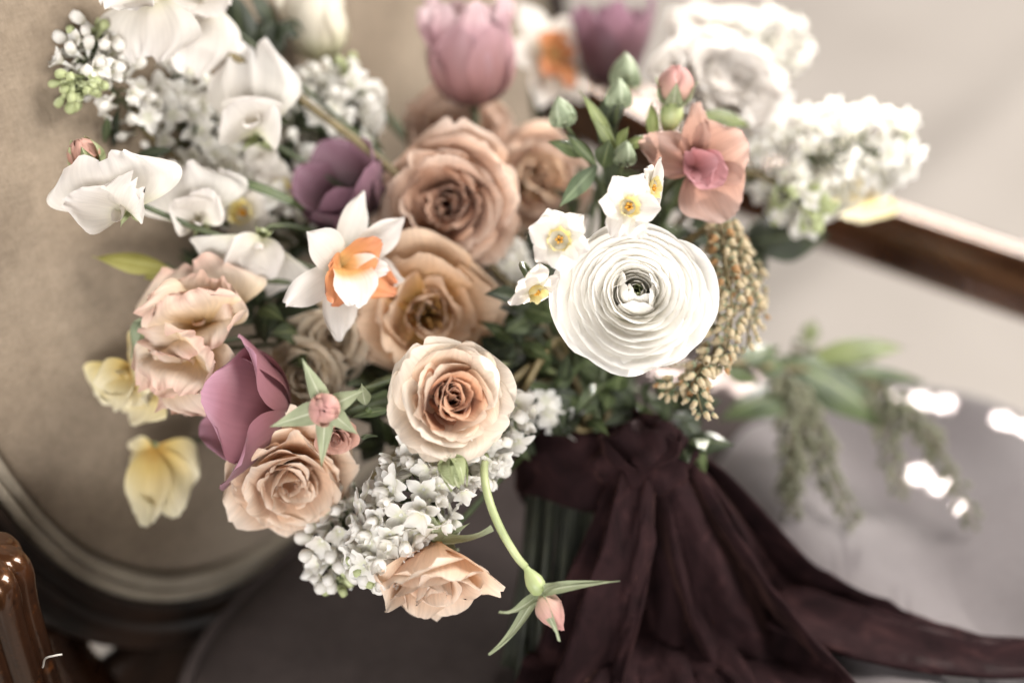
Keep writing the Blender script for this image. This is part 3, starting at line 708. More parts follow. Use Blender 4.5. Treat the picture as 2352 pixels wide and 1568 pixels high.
def ranunculus(label, px, py, d, axis, Rpx, seed=1, mat='ranun', rings=17, eye=True, res=1, ruf=.010, open_=1.0, roll=0, wild=0.0, name='ranunculus'):
    rng = random.Random(seed); R = S(Rpx, d); ax = V(*axis); base = P(px, py, d) - ax * R * .30
    t = thing(name, label, 'flower', frame(base, ax, roll))
    az = 0
    for k in range(rings):
        f = k / (rings - 1); r = R * lerp(.14, .98, f ** .92)
        zt = R * (.42 + .15 * math.sin(min(1, f * 2.4) * math.pi * .5) - .50 * max(0, f - .28) ** 1.4)
        m = 3 if k < 2 else (4 if f < .45 else 5)
        end_r = r * lerp(.80, 1.0, min(1, f * 2.5)) * (1 if f < .8 else lerp(1, 1.03 * open_, (f - .8) * 5)); fl = min(1, f * 3.2)
        for q in range(m):
            j = lambda a: rng.uniform(-a, a)
            ou = max(0, (f - .7) / .3)
            z = zt + j(.016 + .03 * ou) * R * (1 + wild * 2); er = end_r + j(.022 + .035 * ou + wild * .03) * R
            rr = r * rng.uniform(.95, 1.04)
            W = min(r * 3.14159 / m * rng.uniform(1.45, 2.0), r * 2.4)
            me = petal_mesh(mat, 1, W, bez=[(.0, 0), (rr * lerp(1.0, .62, fl), -.02 * R), (rr * lerp(1.05, .74, fl), z * lerp(.6, .78, fl)), (er, z)], wp='ranun', rc=1.0, rev=True, rmin=.08 * R, tip=lerp(.16, .15, f), tp=3.0,
                            notch=rng.choice([0, 0, 0, .03]), nw=.1, ruf=ruf * (1 + wild) * (1 + 1.5 * ou), rfq=rng.uniform(.7, 1.4), nz=.014 + wild * .02, spiral=.05, jag=.003, ecurl=.02 * f,
                            nu=19 if res else 9, nv=12 if res else 8, seed=seed * 999 + k * 20 + q)
            add_petal(t, az + q * 2 * math.pi / m + j(.3), me, tilt=j(.03 + .03 * ou) + wild * j(.08), off=(R * .07 * (1 - f), j(.012) * R, 0))
        az += 2.1 + rng.uniform(-.3, .3)
    if eye:
        for k, (a_, e_, w_) in enumerate([(100, .10, .20), (150, .06, .26), (205, .09, .24), (250, .14, .20), (60, .20, .16), (300, .20, .18), (175, .17, .30)]):
            me = petal_mesh(mat, 1, R * w_, bez=[(0, 0), (R * (.24 + .02 * k), .02 * R), (R * (.28 + .02 * k), .40 * R), (R * e_, R * (.50 + .012 * k))], wp='ranun', rc=1.4, rmin=.2 * R, tip=.2, nz=.03, ruf=.012, rfq=1.2, jag=.02, nu=13, nv=11, seed=seed * 3 + k)
            add_petal(t, rad(a_), me, off=(R * .06, 0, 0))
        for k in range(14):
            me = petal_mesh('bud' if k < 6 else mat, R * rng.uniform(.36, .5), R * rng.uniform(.06, .13), phi=[(0, 10), (.5, 4), (1, -30)], rc=1, rmin=.004, tip=.2, nu=5, nv=6, seed=seed + k)
            add_petal(t, k * 2.4, me, off=(.07 * R + (.03 + .006 * k) * R * math.cos(k * 2.4), (.03 + .006 * k) * R * math.sin(k * 2.4), .06 * R))
    add_stem(t, base, ax, 'stem', .0026)
    return t

def tulip(label, px, py, d, axis, Lpx, mat, open_=0, seed=1, roll=0, W=.46, phis=None, wps='tulip', tipk=.12, rm=.28, crs=-.012, name='tulip', via=(), stemmat='stem', ruf=.012, azs=None, scl=None):
    rng = random.Random(seed); L = S(Lpx, d); ax = V(*axis); base = P(px, py, d)
    t = thing(name, label, 'tulip', frame(base, ax, roll))
    for k in range(6):
        inner = k >= 3; o = open_ * (.8 if inner else 1) + rng.uniform(-4, 4)
        ph = (phis[k] if phis and phis[k] else [(0, 88), (.22, 40 + o * .6), (.6, 4 + o), (1, -10 + o * 1.1 + rng.uniform(-8, 10))])
        l = L * (.95 if inner else 1) * rng.uniform(.94, 1.06) * (scl[k] if scl else 1)
        me = petal_mesh(mat, l, l * W, phi=ph, wp=wps, rc=1.15, rmin=L * rm, tip=tipk, tp=2.0, ruf=ruf, rfq=1.6, nz=.02, ecurl=.03, crease=crs, jag=.006, nu=15, nv=15, seed=seed * 50 + k)
        az = azs[k] if azs else (k % 3) * 2.0944 + (1.0472 if inner else 0) + rng.uniform(-.12, .12)
        add_petal(t, az, me)
    for k in range(6):
        c, f, u = tube_data([(0, 0, .001), (.004 * math.cos(k), .004 * math.sin(k), .012), (.005 * math.cos(k), .005 * math.sin(k), .018)], [.0008, .0012, .0009], 5)
        obj('stamen', mesh_from('stamen', c, f, u, 'stamendark'), t)
    add_stem(t, base, ax, stemmat, .0028, via=via)
    return t

def corona_mesh(mat, r0, r1, h, ruf, seed, nu=40, nv=7, lobes=7):
    rng = random.Random(seed); p = rng.uniform(0, 6); co, uv = [], []
    for j in range(nv):
        v = j / (nv - 1)
        for i in range(nu):
            a = 2 * math.pi * i / nu; e = v ** 2
            r = lerp(r0, r1, v ** .8) * (1 + ruf * e * math.sin(lobes * a + p) + ruf * .6 * e * math.sin(lobes * 2.3 * a))
            co.append((r * math.cos(a), r * math.sin(a), h * v * (1 + .12 * e * math.sin(lobes * a * .7 + p)))); uv.append((i / nu, v))
    return mesh_from('corona', co, grid_faces(nv, nu, True), uv, mat)
def narcissus(label, px, py, d, axis, Rpx, seed=1, roll=0, tep='white', cor='lemon', cr=.36, ch=.28, flat=0, mess=10, group=None, via=()):
    rng = random.Random(seed); R = S(Rpx, d); ax = V(*axis); base = P(px, py, d)
    t = thing('narcissus', label, 'narcissus', frame(base, ax, roll), group)
    for k in range(6):
        o = rng.uniform(-mess, mess) + flat
        me = petal_mesh(tep, R * rng.uniform(.92, 1.08), R * .44 * rng.uniform(.9, 1.1), phi=[(0, 62), (.25, 80 + o), (.65, 88 + o), (1, 92 + o * 1.6)], wp='tepal', rc=0 if rng.random() < .4 else 2.2, rmin=R * .4,
                        tip=.06, ruf=.025, rfq=1.3, nz=.05, crease=.012, ecurl=rng.uniform(-.06, .04), nu=11, nv=11, seed=seed * 60 + k)
        add_petal(t, k * 1.0472 + rng.uniform(-.1, .1), me, off=(0, 0, .0006 if k % 2 else -.0006))
    cr_o = obj('corona', corona_mesh(cor, R * cr * .55, R * cr, R * ch, .09, seed), t)
    for k in range(5):
        c, f, u = tube_data([(R * .05 * math.cos(k * 1.257), R * .05 * math.sin(k * 1.257), 0), (R * .09 * math.cos(k * 1.257), R * .09 * math.sin(k * 1.257), R * ch * .65), (R * .07 * math.cos(k * 1.257), R * .07 * math.sin(k * 1.257), R * ch * .8)], [R * .03, R * .045, R * .02], 5)
        obj('stamen', mesh_from('stamen', c, f, u, 'stamen'), cr_o)
    obj('flower_tube', lathe('flower_tube', [(R * .10, -R * .55), (R * .09, -R * .3), (R * .12, -R * .1), (R * .2, .0)], 'bud', 9), t)
    add_stem(t, base - ax * R * .5, ax, 'stem', .0016, k=.03, via=via)
    return t

def sweet_pea(label, px, py, d, axis, Rpx, mat, seed=1, roll=0, wing=None, ruf=.05, fold=0, wopen=0, name='sweet_pea', group=None, sb=(45, 78, 100, 118), W=.98, keel=True, wl=.74, extra=0, via=()):
    rng = random.Random(seed); R = S(Rpx, d); ax = V(*axis); base = P(px, py, d)
    t = thing(name, label, 'sweet pea', frame(base, ax, roll), group)
    j = lambda a: rng.uniform(-a, a)
    me = petal_mesh(mat, R, R * W, phi=[(0, sb[0]), (.25, sb[1]), (.6, sb[2] + j(5)), (1, sb[3] + j(10))], wp='banner', rc=0, tip=.30, tp=2.2, notch=.13, nw=.16, ruf=ruf, rfq=rng.uniform(1.3, 2.2), nz=.085, ecurl=.14 + fold, crease=-.03, jag=.03, nu=27, nv=18, seed=seed)
    add_petal(t, 0, me, name='banner_petal')
    for k in range(extra):
        me = petal_mesh(mat, R * rng.uniform(.7, .95), R * W * rng.uniform(.55, .8), phi=[(0, 30), (.3, sb[1] - 18 - k * 14 + j(8)), (.65, sb[2] - 24 - k * 16 + j(10)), (1, sb[3] - 15 + j(22))], wp='banner', rc=0, tip=.26, notch=.1, ruf=ruf * 1.5, rfq=rng.uniform(1.8, 3), nz=.07, ecurl=j(.18), jag=.03, nu=21, nv=14, seed=seed + 31 * k + 7)
        add_petal(t, j(1.0) + (k % 3) * 1.4, me, off=(0, 0, .002 + .002 * k), name='banner_petal')
    for s in (-1, 1):
        me = petal_mesh(wing or mat, R * wl * rng.uniform(.9, 1.1), R * .40, phi=[(0, 20), (.3, 38 + wopen), (.7, 52 + wopen + j(10)), (1, 70 + wopen + j(15))], wp='wing', rc=1.7, rmin=R * .3, tip=.22, ruf=ruf * .8, rfq=1.5, nz=.09, ecurl=j(.16), skew=.25 * s, jag=.015, nu=15, nv=13, seed=seed * 9 + s)
        add_petal(t, s * rng.uniform(.45, .75) * (1 + wopen / 60), me, off=(0, 0, .001), name='wing_petal')
    if keel:
        me = petal_mesh(wing or mat, R * .5, R * .2, phi=[(0, 10), (.4, 22), (1, -20)], wp='wing', rc=.8, rmin=R * .1, tip=.25, nz=.04, nu=9, nv=9, seed=seed + 5)
        add_petal(t, math.pi + .1, me, off=(R * .05, 0, .001), name='keel_petal')
    cz = R * .16
    cx = obj('calyx', lathe('calyx', [(R * .03, -cz * 1.5), (R * .08, -cz * 1.25), (R * .115, -cz * .5), (R * .11, 0)], 'bud', 10, 5, .06), t)
    for k in range(5):
        me = petal_mesh('bud', R * .22, R * .05, phi=[(0, 20), (.5, 60), (1, 110)], wp='sepal', rc=0, nu=5, nv=6, seed=k, name='sepal', r0=R * .1)
        add_petal(cx, k * 1.2566, me, name='sepal', off=(0, 0, -cz * .2))
    add_stem(t, base - ax * cz * 1.4, (ax - Uv * .3).normalized(), 'stem', .0013, k=.03, via=via)
    return t

# ---------------------------------------------------------------- lilac
def floret_mesh(kind, seed):
    rng = random.Random(seed); parts = []
    R = .0074
    c, f, u = tube_data([(0, 0, -.0085), (0, 0, -.004), (0, 0, 0)], [.0008, .0010, .0014], 6)
    parts.append((c, f, u, 'lilac' if kind != 'lime' else 'limebud'))
    if kind in ('open', 'half', 'cup'):
        e = {'open': (75, 88, 94), 'half': (45, 52, 30), 'cup': (50, 20, -28)}[kind]
        for k in range(4):
            o = rng.uniform(-10, 10)
            me = petal_mesh('lilac', R * (1.12 if kind != 'cup' else 1.05), R * .47, phi=[(0, e[0]), (.5, e[1] + o), (1, e[2] + o)], wp='lobe', rc=1.4 if kind == 'open' else 1.1, rmin=R * .4, tip=.22, nz=.06, ecurl=-.08, nu=6, nv=6, seed=seed * 5 + k)
            m = Matrix.Rotation(k * 1.5708 + rng.uniform(-.15, .15), 4, 'Z') @ Matrix.Translation((.0008, 0, 0))
            co = [m @ v.co for v in me.vertices]; fs = [tuple(p.vertices) for p in me.polygons]
            uvl = [(.5, .5)] * len(co)
            for l in me.loops: uvl[l.vertex_index] = tuple(me.uv_layers[0].data[l.index].uv)
            parts.append((co, fs, uvl, 'lilac')); bpy.data.meshes.remove(me)
    else:
        mt = 'lilac' if kind == 'bud' else 'limebud'; s = .0031 if kind == 'bud' else .0024
        pr = [(.0004, -s * 1.2), (s * .5, -s * .9), (s * .9, -s * .1), (s, s * .6), (s * .8, s * 1.2), (s * .4, s * 1.5), (.0002, s * 1.55)]
        co, uv = [], []
        for jn, (r, z) in enumerate(pr):
            for k in range(8):
                a = k / 8 * 6.2832; rr = r * (1 + .09 * math.cos(4 * a)); co.append((rr * math.cos(a), rr * math.sin(a), z + s)); uv.append((k / 8, jn / 6))
        parts.append((co, grid_faces(7, 8, True), uv, mt))
    return join('floret_' + kind, parts)
FLO = {k: [floret_mesh(k, 10 + s) for s in range(3)] for k in ('open', 'half', 'cup', 'bud', 'lime')}
def lilac(label, path, radpx, n, seed, mix=('open', 'half', 'half', 'cup', 'cup'), tipmix=('bud', 'lime', 'lime'), tipat=.82, front=True, scale=1.0, lens=1.0, stemto=True):
    rng = random.Random(seed); pts = catmull([P(*p) for p in path], 8); d0 = path[0][2]
    M = Matrix.Translation(pts[0]); t = thing('lilac', label, 'lilac', M); inv = M.inverted()
    m = len(pts); sub_c = []
    tube('rachis', pts, [.0016, .0012, .0006], 'stem', t, 6)
    for k in range(n):
        f = (k + rng.random()) / n; f = f ** .9
        x = f * (m - 1); i = min(int(x), m - 2); p = pts[i].lerp(pts[i + 1], x - i); tan = (pts[i + 1] - pts[i]).normalized()
        r = S(np.interp(f, np.linspace(0, 1, len(radpx)), radpx), d0)
        a = k * 2.39996 + rng.uniform(-.4, .4); e1 = tan.orthogonal().normalized(); e2 = tan.cross(e1)
        rd = e1 * math.cos(a) + e2 * math.sin(a)
        q = r * rng.uniform(.62, 1.05)
        pos = p + rd * q + tan * r * rng.uniform(.0, .5)
        dr = (rd + tan * rng.uniform(.2, .9) + Vector((0, 0, -.15)) + Vector((rng.uniform(-.35, .35), rng.uniform(-.35, .35), rng.uniform(-.35, .35)))).normalized()
        kd = rng.choice(tipmix if f > tipat else mix)
        s = scale * rng.uniform(.85, 1.12)
        fm = frame(pos, dr, rng.uniform(0, 6.28)) @ Matrix.Scale(s, 4)
        obj('floret' if kd not in ('bud', 'lime') else 'flower_bud', rng.choice(FLO[kd]), t, inv @ fm)
        b = pos - dr * .008 * s
        c, fs, u = tube_data([inv @ p, inv @ (p.lerp(b, .55) + tan * .002), inv @ b], [.0008, .0006, .0006], 4); sub_c.append((c, fs, u, 'stem'))
    obj('branchlets', join('branchlets', sub_c), t)
    if stemto: add_stem(t, pts[0], (pts[1] - pts[0]).normalized(), 'twig', .0022)
    return t

# ---------------------------------------------------------------- pieris
def bell_mesh(seed, mat, s=.0029):
    rng = random.Random(seed)
    pr = [(.0003, .0), (s * .55, .0004), (s * .85, s * .5), (s * 1.0, s * 1.2), (s * .86, s * 2.0), (s * .5, s * 2.5), (s * .48, s * 2.7), (s * .72, s * 2.95)]
    co, uv = [], []
    for j, (r, z) in enumerate(pr):
        for k in range(10):
            a = k / 10 * 6.2832; rr = r * (1 + .08 * math.cos(5 * a)); co.append((rr * math.cos(a), rr * math.sin(a), z)); uv.append((k / 10, j / 7))
    parts = [(co, grid_faces(8, 10, True), uv, mat)]
    for k in range(5):
        a = k * 1.2566; c, f, u = tube_data([(s * .2 * math.cos(a), s * .2 * math.sin(a), -.0003), (s * .7 * math.cos(a), s * .7 * math.sin(a), s * .15), (s * .98 * math.cos(a), s * .98 * math.sin(a), s * .6)], [.0006, .0007, .0002], 4)
        parts.append((c, f, u, 'sepal' if mat != 'pierisgreen' else 'pierisgreen'))
    return join('bell', parts)
BELL = [bell_mesh(1, 'pieris'), bell_mesh(7, 'pieris', .0027), bell_mesh(8, 'pieris', .0024), bell_mesh(2, 'pieris', .0026), bell_mesh(1, 'pieris', .0028), bell_mesh(3, 'pierisrust', .0026), bell_mesh(4, 'pieris', .0023)]
GBELL = [bell_mesh(5, 'pierisgreen', .0023), bell_mesh(6, 'pierisgreen', .0018)]
def raceme(t, path, n, seed, bells, rad=.0045, sz=1.0, curve_down=.8):
    rng = random.Random(seed); pts = catmull([P(*p) for p in path], 7); m = len(pts)
    inv = mwof(t).inverted()
    stalk = tube('raceme_stalk', pts, [.0010, .0008, .0004], 'twig', t, 5)
    for k in range(n):
        f = (k + .5 * rng.random()) / n; x = f * (m - 1); i = min(int(x), m - 2); p = pts[i].lerp(pts[i+1], x - i); tan = (pts[i+1] - pts[i]).normalized()
        a = k * 2.4 + rng.uniform(-.5, .5); e1 = tan.orthogonal().normalized(); e2 = tan.cross(e1); rd = e1 * math.cos(a) + e2 * math.sin(a)
        dr = (rd * .9 + tan * .3 + Vector((0, 0, -curve_down)) + Vector((rng.uniform(-.3, .3), rng.uniform(-.3, .3), 0))).normalized()
        s = sz * lerp(1.1, .65, f ** 2) * rng.uniform(.85, 1.1); pos = p + rd * rad * rng.uniform(.7, 1.1)
        obj('bell', rng.choice(bells), stalk, inv @ (frame(pos, dr, rng.uniform(0, 6)) @ Matrix.Scale(s, 4)))

# ---------------------------------------------------------------- leaves and buds
def leaf(parent, base, tip, wpx, mat='leaf', normal=None, bend=25, wp='leaf', fold=2.2, seed=0, nz=.03, ruf=0, name='leaf', nv=13):
    b, e = Vector(base), Vector(tip); z = (e - b); L = z.length; nn = normal if normal is not None else -Fv
    d = b - CAM; W = S(wpx, d.dot(Fv)) * .5
    M = frame(b, z, 0, up=-nn)
    k = 1 + .00002 * bend * bend
    me = petal_mesh(mat, L * k, W, phi=[(0, -bend * .8), (.5, 0), (1, bend)], wp=wp, rc=-fold if fold < 0 else (fold and -fold), tip=.03, nz=nz, ruf=ruf, crease=.01, nu=9, nv=nv, seed=seed, name='leaf')
    return obj(name, me, parent, mwof(parent).inverted() @ M)
def leafy(label, base, leaves, mat='leaf', name='leaf_sprig', stem=True, cat='leaves', group=None, via=(), seed=0, **kw):
    """leaves: list of (bx,by,bd, tx,ty,td, width px[, material])"""
    b = P(*base); t = thing(name, label, cat, Matrix.Translation(b), group)
    for k, l in enumerate(leaves):
        leaf(t, P(*l[:3]), P(*l[3:6]), l[6], l[7] if len(l) > 7 else mat, seed=seed * 31 + k, normal=(-Fv + Uv * .4 + Rv * (.3 * math.sin(k * 2.1 + seed))).normalized(), **kw)
    if stem: add_stem(t, b, V(0, .3, .9), 'stemdark', .0016, via=via)
    return t
def rosebud(label, px, py, d, axis, Rpx, Lpx, mat='budpink', sep=None, seed=1, roll=0, sepmat='sepal', name='rosebud', hip=True, via=(), stemmat='stem', n=7, close=1.0, sr=.0016, cat='rosebud', sepw=.33, hipk=1.0):
    rng = random.Random(seed); R = S(Rpx, d); L = S(Lpx, d); ax = V(*axis); base = P(px, py, d)
    t = thing(name, label, cat, frame(base, ax, roll))
    for i in range(n):
        f = i / max(1, n - 1); r = R * lerp(.45, 1.0, f)
        me = petal_mesh(mat, 1, r * 1.5, bez=[(.0003, 0), (r * 1.15, L * .02), (r * 1.22, L * .62), (r * lerp(.05, .22, f) * (2 - close), L * lerp(1.0, .93, f))], rc=1.0, rmin=R * .12, tip=.16, tp=2.0, nz=.02, spiral=.05, jag=.01, nu=12, nv=11, seed=seed * 77 + i)
        add_petal(t, i * 2.39996, me)
    top = t
    if hip:
        h = R * hipk; top = obj('receptacle', lathe('receptacle', [(R * .16, -h * 1.75), (R * .24, -h * 1.45), (R * .42, -h * 1.15), (R * .58, -h * .8), (R * .6, -h * .48), (R * .5, -h * .12), (R * .3, h * .06)], 'hip', 14), t)
    for k, s in enumerate(sep or []):
        az, l, phs = s[0], s[1], s[2]
        me = petal_mesh(sepmat, S(l, d), R * (s[3] if len(s) > 3 else sepw), phi=phs, wp='sepal', rc=-1.5, tip=.02, nz=.03, ruf=.004, rfq=2, crease=.02, nu=9, nv=15, seed=seed * 13 + k, name='sepal', r0=R * .3)
        add_petal(top, az, me, name='sepal', twist=s[4] if len(s) > 4 else 0)
    add_stem(t, base - ax * R * 1.65 * hipk if hip else base, ax, stemmat, sr, via=via)
    return t

# ================================================================== the flowers
# --- roses
rose('peach garden rose with swirled tan heart and cream outer petals, above the white lilac', 1036, 912, .645, (.30, .10, .95), 150, 'peach', n=32, seed=11, outer='cream_peach', n_out=10, op=1.02, mess=1.3, heart='peachheart')
rose('apricot garden rose with ruffled petals beneath the mauve tulip', 668, 1108, .678, (.22, -.42, .85), 158, 'apricot', n=30, seed=23, op=1.0, mess=1.9, ruf=.04, full=2.4, inner=.92)
rose('dusty tan garden rose, the largest of the brown roses, beside the dark plum tulip', 1030, 466, .735, (-.12, -.12, 1), 178, 'tan', n=26, seed=37, op=1.04, mess=2.0, heart='tanheart', ruf=.035, full=1.8)
t = rose('open peach rose with loose petals and an ochre yellow centre', 985, 722, .716, (.16, -.18, 1), 172, 'ochre', n=16, seed=45, op=1.12, mess=1.6, ruf=.035, full=5.5, inner=.8)
stamens(t, .02, 22, 'stamendark', .012, .02, .009, 4)
rose('tan rose half hidden behind the largest brown rose, under the pink tulip', 1050, 298, .80, (.1, .35, 1), 135, 'tan', n=26, seed=52, ruf=.04, res=0)
rose('tan rose with a yellow centre beside the green bud sprig', 1238, 412, .785, (.2, .05, 1), 135, 'ochre', n=26, seed=58, ruf=.035, res=0, outer='tan', n_out=14)
rose('small cream rose tucked under the orange and white daffodil', 765, 770, .725, (-.05, -.1, 1), 112, 'cream', n=28, seed=64, res=0)
rose('small cream rose tucked between the mauve tulip and the star shaped rosebud', 704, 860, .72, (-.1, -.2, 1), 96, 'cream', n=26, seed=66, res=0)
rose('small dusty pink rose just under the star shaped rosebud', 772, 1004, .662, (.12, -.5, .85), 56, 'dusty', n=16, seed=71, op=.8, name='spray_rose')
# hanging rose
rose('apricot rose hanging face down below the lilac', 1000, 1316, .655, (.06, -.78, .44), 178, 'apricot', n=18, seed=83, op=.70, ruf=.025, full=1.0, sep=True, wide=.72)
# --- rosebuds
SP = [(0, 62), (.3, 70), (.7, 78), (1, 84)]
rosebud('round pink rosebud with five pale green sepals spread like a star', 748, 938, .628, (.05, -.04, 1), 42, 46, 'budpink', seed=5, close=.75,
        sep=[(rad(24), 118, [(0, 78), (.5, 84), (1, 70)], .56), (rad(108), 122, [(0, 92), (.5, 88), (1, 84)], .70), (rad(176), 124, [(0, 85), (.5, 88), (1, 80)], .52), (rad(232), 84, [(0, 80), (.5, 75), (1, 90)], .56), (rad(296), 92, [(0, 90), (.4, 80), (1, 72)], .58)])
rosebud('slender pink rosebud with spidery sepals on a long arched stem', 1243, 1362, .640, (.48, -.80, .12), 37, 98, 'budpink', seed=8, close=1.0, hipk=1.15, stemmat='stempale', sr=.0019, sepw=.24,
        via=[P(1186, 1276, .640), P(1150, 1215, .640), P(1124, 1150, .642), P(1112, 1085, .65), P(1118, 1020, .68)],
        sep=[(rad(48), 118, [(0, 98), (.5, 86), (1, 30)], .40, .9), (rad(28), 178, [(0, 66), (.4, 54), (1, 42)], .44, .9), (rad(142), 118, [(0, 76), (.5, 98), (1, 150)], .42, -.9), (rad(136), 178, [(0, 48), (.4, 48), (1, 92)], .44, -.9), (rad(96), 120, [(0, 35), (.4, 8), (1, 40)], .42)])
rosebud('closed green rosebud nestled on top of the white lilac', 1034, 1056, .642, (.30, -.86, .40), 34, 70, 'bud', seed=14, close=1.0, stemmat='stempale', hip=False, via=[P(990, 990, .66)],
        sep=[(k * 1.2566, 78, [(0, 60), (.3, 18), (.7, -12), (1, -26)], .62) for k in range(5)], sepmat='bud')
rosebud('pale coral rosebud standing above the brown sweet pea', 1546, 236, .705, (.10, .92, .38), 46, 88, 'budpink', seed=19, close=.45, n=9,
        sep=[(k * 1.2566 + .3, 70, [(0, 70), (.3, 35), (.7, 20), (1, 25)], .5) for k in range(5)], via=[P(1540, 290, .72), P(1530, 350, .74)])
rosebud('small green bud with a rusty brown tip against the linen chair back', 205, 378, .675, (-.18, .75, .6), 42, 70, 'dusty', seed=26, close=.9, hip=False, cat='bud',
        sep=[(k * 1.2566, 72, [(0, 85), (.3, 25), (.7, -8), (1, -30)], .72) for k in range(5)] + [(rad(90), 60, [(0, 90), (.5, 100), (1, 110)], .3)], sepmat='bud')
rosebud('closed grey green bud hanging beside the peach sweet pea', 338, 740, .695, (-.12, -.92, .25), 26, 86, 'bud', seed=28, close=1.0, hip=False, cat='bud', n=4,
        sep=[(k * 1.2566, 96, [(0, 70), (.3, 12), (.75, -8), (1, 12)], .7) for k in range(5)], sepmat='greybud')
for lab, x, y, d, ax, r in [('round pale green bud on a thin stalk beside the orange daffodil', 1296, 282, .70, (-.25, .9, .4), 31), ('round pale green bud standing straight up behind the lime leaves', 1420, 240, .705, (.0, .95, .35), 30),
                            ('dark grey green bud furthest up the bud sprig, before the blurred white ranunculus', 1432, 196, .74, (.05, 1, .2), 36), ('small green bud below the lime leaves, close to the brown sweet pea', 1432, 370, .69, (.1, .8, .6), 26)]:
    rosebud(lab, x, y, d, ax, r, r * 2.1, 'greybud', seed=int(x), close=1.0, hip=False, cat='bud', n=5, sepmat='greybud', name='flower_bud', stemmat='stem', sr=.0012,
            sep=[(k * 1.2566, r * 1.9, [(0, 85), (.3, 20), (.7, -14), (1, -40)], .72) for k in range(5)], via=[P(x + (1400 - x) * .4, y + 60, d + .01)])
# --- ranunculus
ranunculus('large pure white ranunculus with tightly wrapped layers around a green eye', 1460, 684, .652, (.02, .20, 1), 186, seed=3, rings=14)
ranunculus('big ruffled white ranunculus glowing in the backlight behind the coral rosebud', 1660, 190, .80, (.35, .42, .85), 165, seed=9, rings=11, res=0, ruf=.03, wild=1.6, eye=False, mat='white')
ranunculus('white ranunculus at the very back of the bouquet, lit from behind', 1640, 70, .90, (.2, .75, .5), 110, seed=12, rings=8, res=0, ruf=.03, wild=1.8, eye=False, mat='white')
# --- narcissus
G = 'white paperwhite narcissus around the large ranunculus'
narcissus('white narcissus with a lemon cup, touching the upper left rim of the ranunculus, facing out flat'.replace('upper left ', ''), 1284, 553, .632, (.02, .12, 1), 78, seed=5, roll=.25, group=G)
narcissus('white narcissus with twisted petals resting on the top of the large ranunculus', 1440, 476, .635, (.30, .0, .95), 82, seed=16, roll=.5, mess=24, group=G, cr=.30)
narcissus('white narcissus seen side on, pressed behind the twisted petalled one', 1492, 432, .652, (.80, .0, .45), 70, seed=21, roll=.9, mess=14, group=G)
narcissus('white narcissus in profile with its lemon cup pointing down, beside the ranunculus', 1226, 660, .64, (.42, -.72, .5), 66, seed=27, roll=.2, mess=16, flat=12, group=G, ch=.42)
narcissus('blurred white narcissus with a bright yellow cup among the white sweet peas', 566, 492, .735, (-.3, .1, .9), 70, seed=33, cr=.42, ch=.5)
narcissus('blurred white narcissus with a yellow cup behind the curved green stem', 640, 442, .755, (.4, .1, .9), 66, seed=35, cr=.40, ch=.45)
# --- split corona daffodils
def daffodil(label, px, py, d, axis, sc, teps, lobes, seed, roll=0):
    ax = V(*axis); t = thing('daffodil', label, 'daffodil', frame(P(px, py, d), ax, roll)); s = S(sc, d)
    for k, (az, l, w, ph, rc) in enumerate(teps):
        me = petal_mesh('white', s * l, s * w, phi=ph, wp='tepal', rc=rc, rmin=s * .5, tip=.07, nz=.04, ruf=.015, rfq=1.5, crease=.015, jag=.012, nu=13, nv=14, seed=seed * 9 + k)
        add_petal(t, rad(az), me)
    for k, (az, l, w, ph, mt) in enumerate(lobes):
        me = petal_mesh(mt, s * l, s * w, phi=ph, wp='lobe', rc=1.3, rmin=s * .4, tip=.16, nz=.05, ruf=.05, rfq=2.0, jag=.02, nu=15, nv=12, seed=seed * 7 + k, name='corona_lobe')
        add_petal(t, rad(az), me, name='corona_lobe', off=(0, 0, s * .06))
    obj('corona', corona_mesh('lemon', s * .12, s * .24, s * .2, .05, seed), t)
    obj('flower_tube', lathe('flower_tube', [(s * .09, -s * .5), (s * .1, -s * .2), (s * .2, .0)], 'bud', 9), t)
    add_stem(t, P(px, py, d) - ax * s * .45, ax, 'stem', .0022)
    return t
daffodil('white daffodil with split orange trumpet resting against the tan roses', 782, 612, .685, (.56, -.04, .82), 112,
         [(-52, 1.75, .34, [(0, 70), (.3, 78), (.7, 82), (1, 95)], 2.2), (-22, 1.75, .36, [(0, 95), (.4, 100), (1, 96)], 0), (52, 1.15, .42, [(0, 60), (.4, 70), (1, 120)], 0),
          (122, 1.55, .34, [(0, 80), (.4, 84), (.8, 88), (1, 70)], 1.2), (176, 1.55, .40, [(0, 80), (.5, 84), (1, 75)], 1.5), (-100, 1.5, .40, [(0, 80), (.5, 88), (1, 95)], 2)],
         [(-48, 1.0, .40, [(0, 30), (.5, 62), (1, 80)], 'orange'), (105, .72, .36, [(0, 30), (.5, 62), (1, 40)], 'orange'), (150, 1.05, .44, [(0, 30), (.5, 70), (1, 84)], 'orange'), (182, 1.08, .58, [(0, 20), (.5, 58), (1, 66)], 'whiteorange'),
          (-92, 1.0, .30, [(0, 25), (.5, 66), (1, 72)], 'whiteorange'), (-112, 1.35, .40, [(0, 55), (.5, 86), (1, 92)], 'orange')], 4)
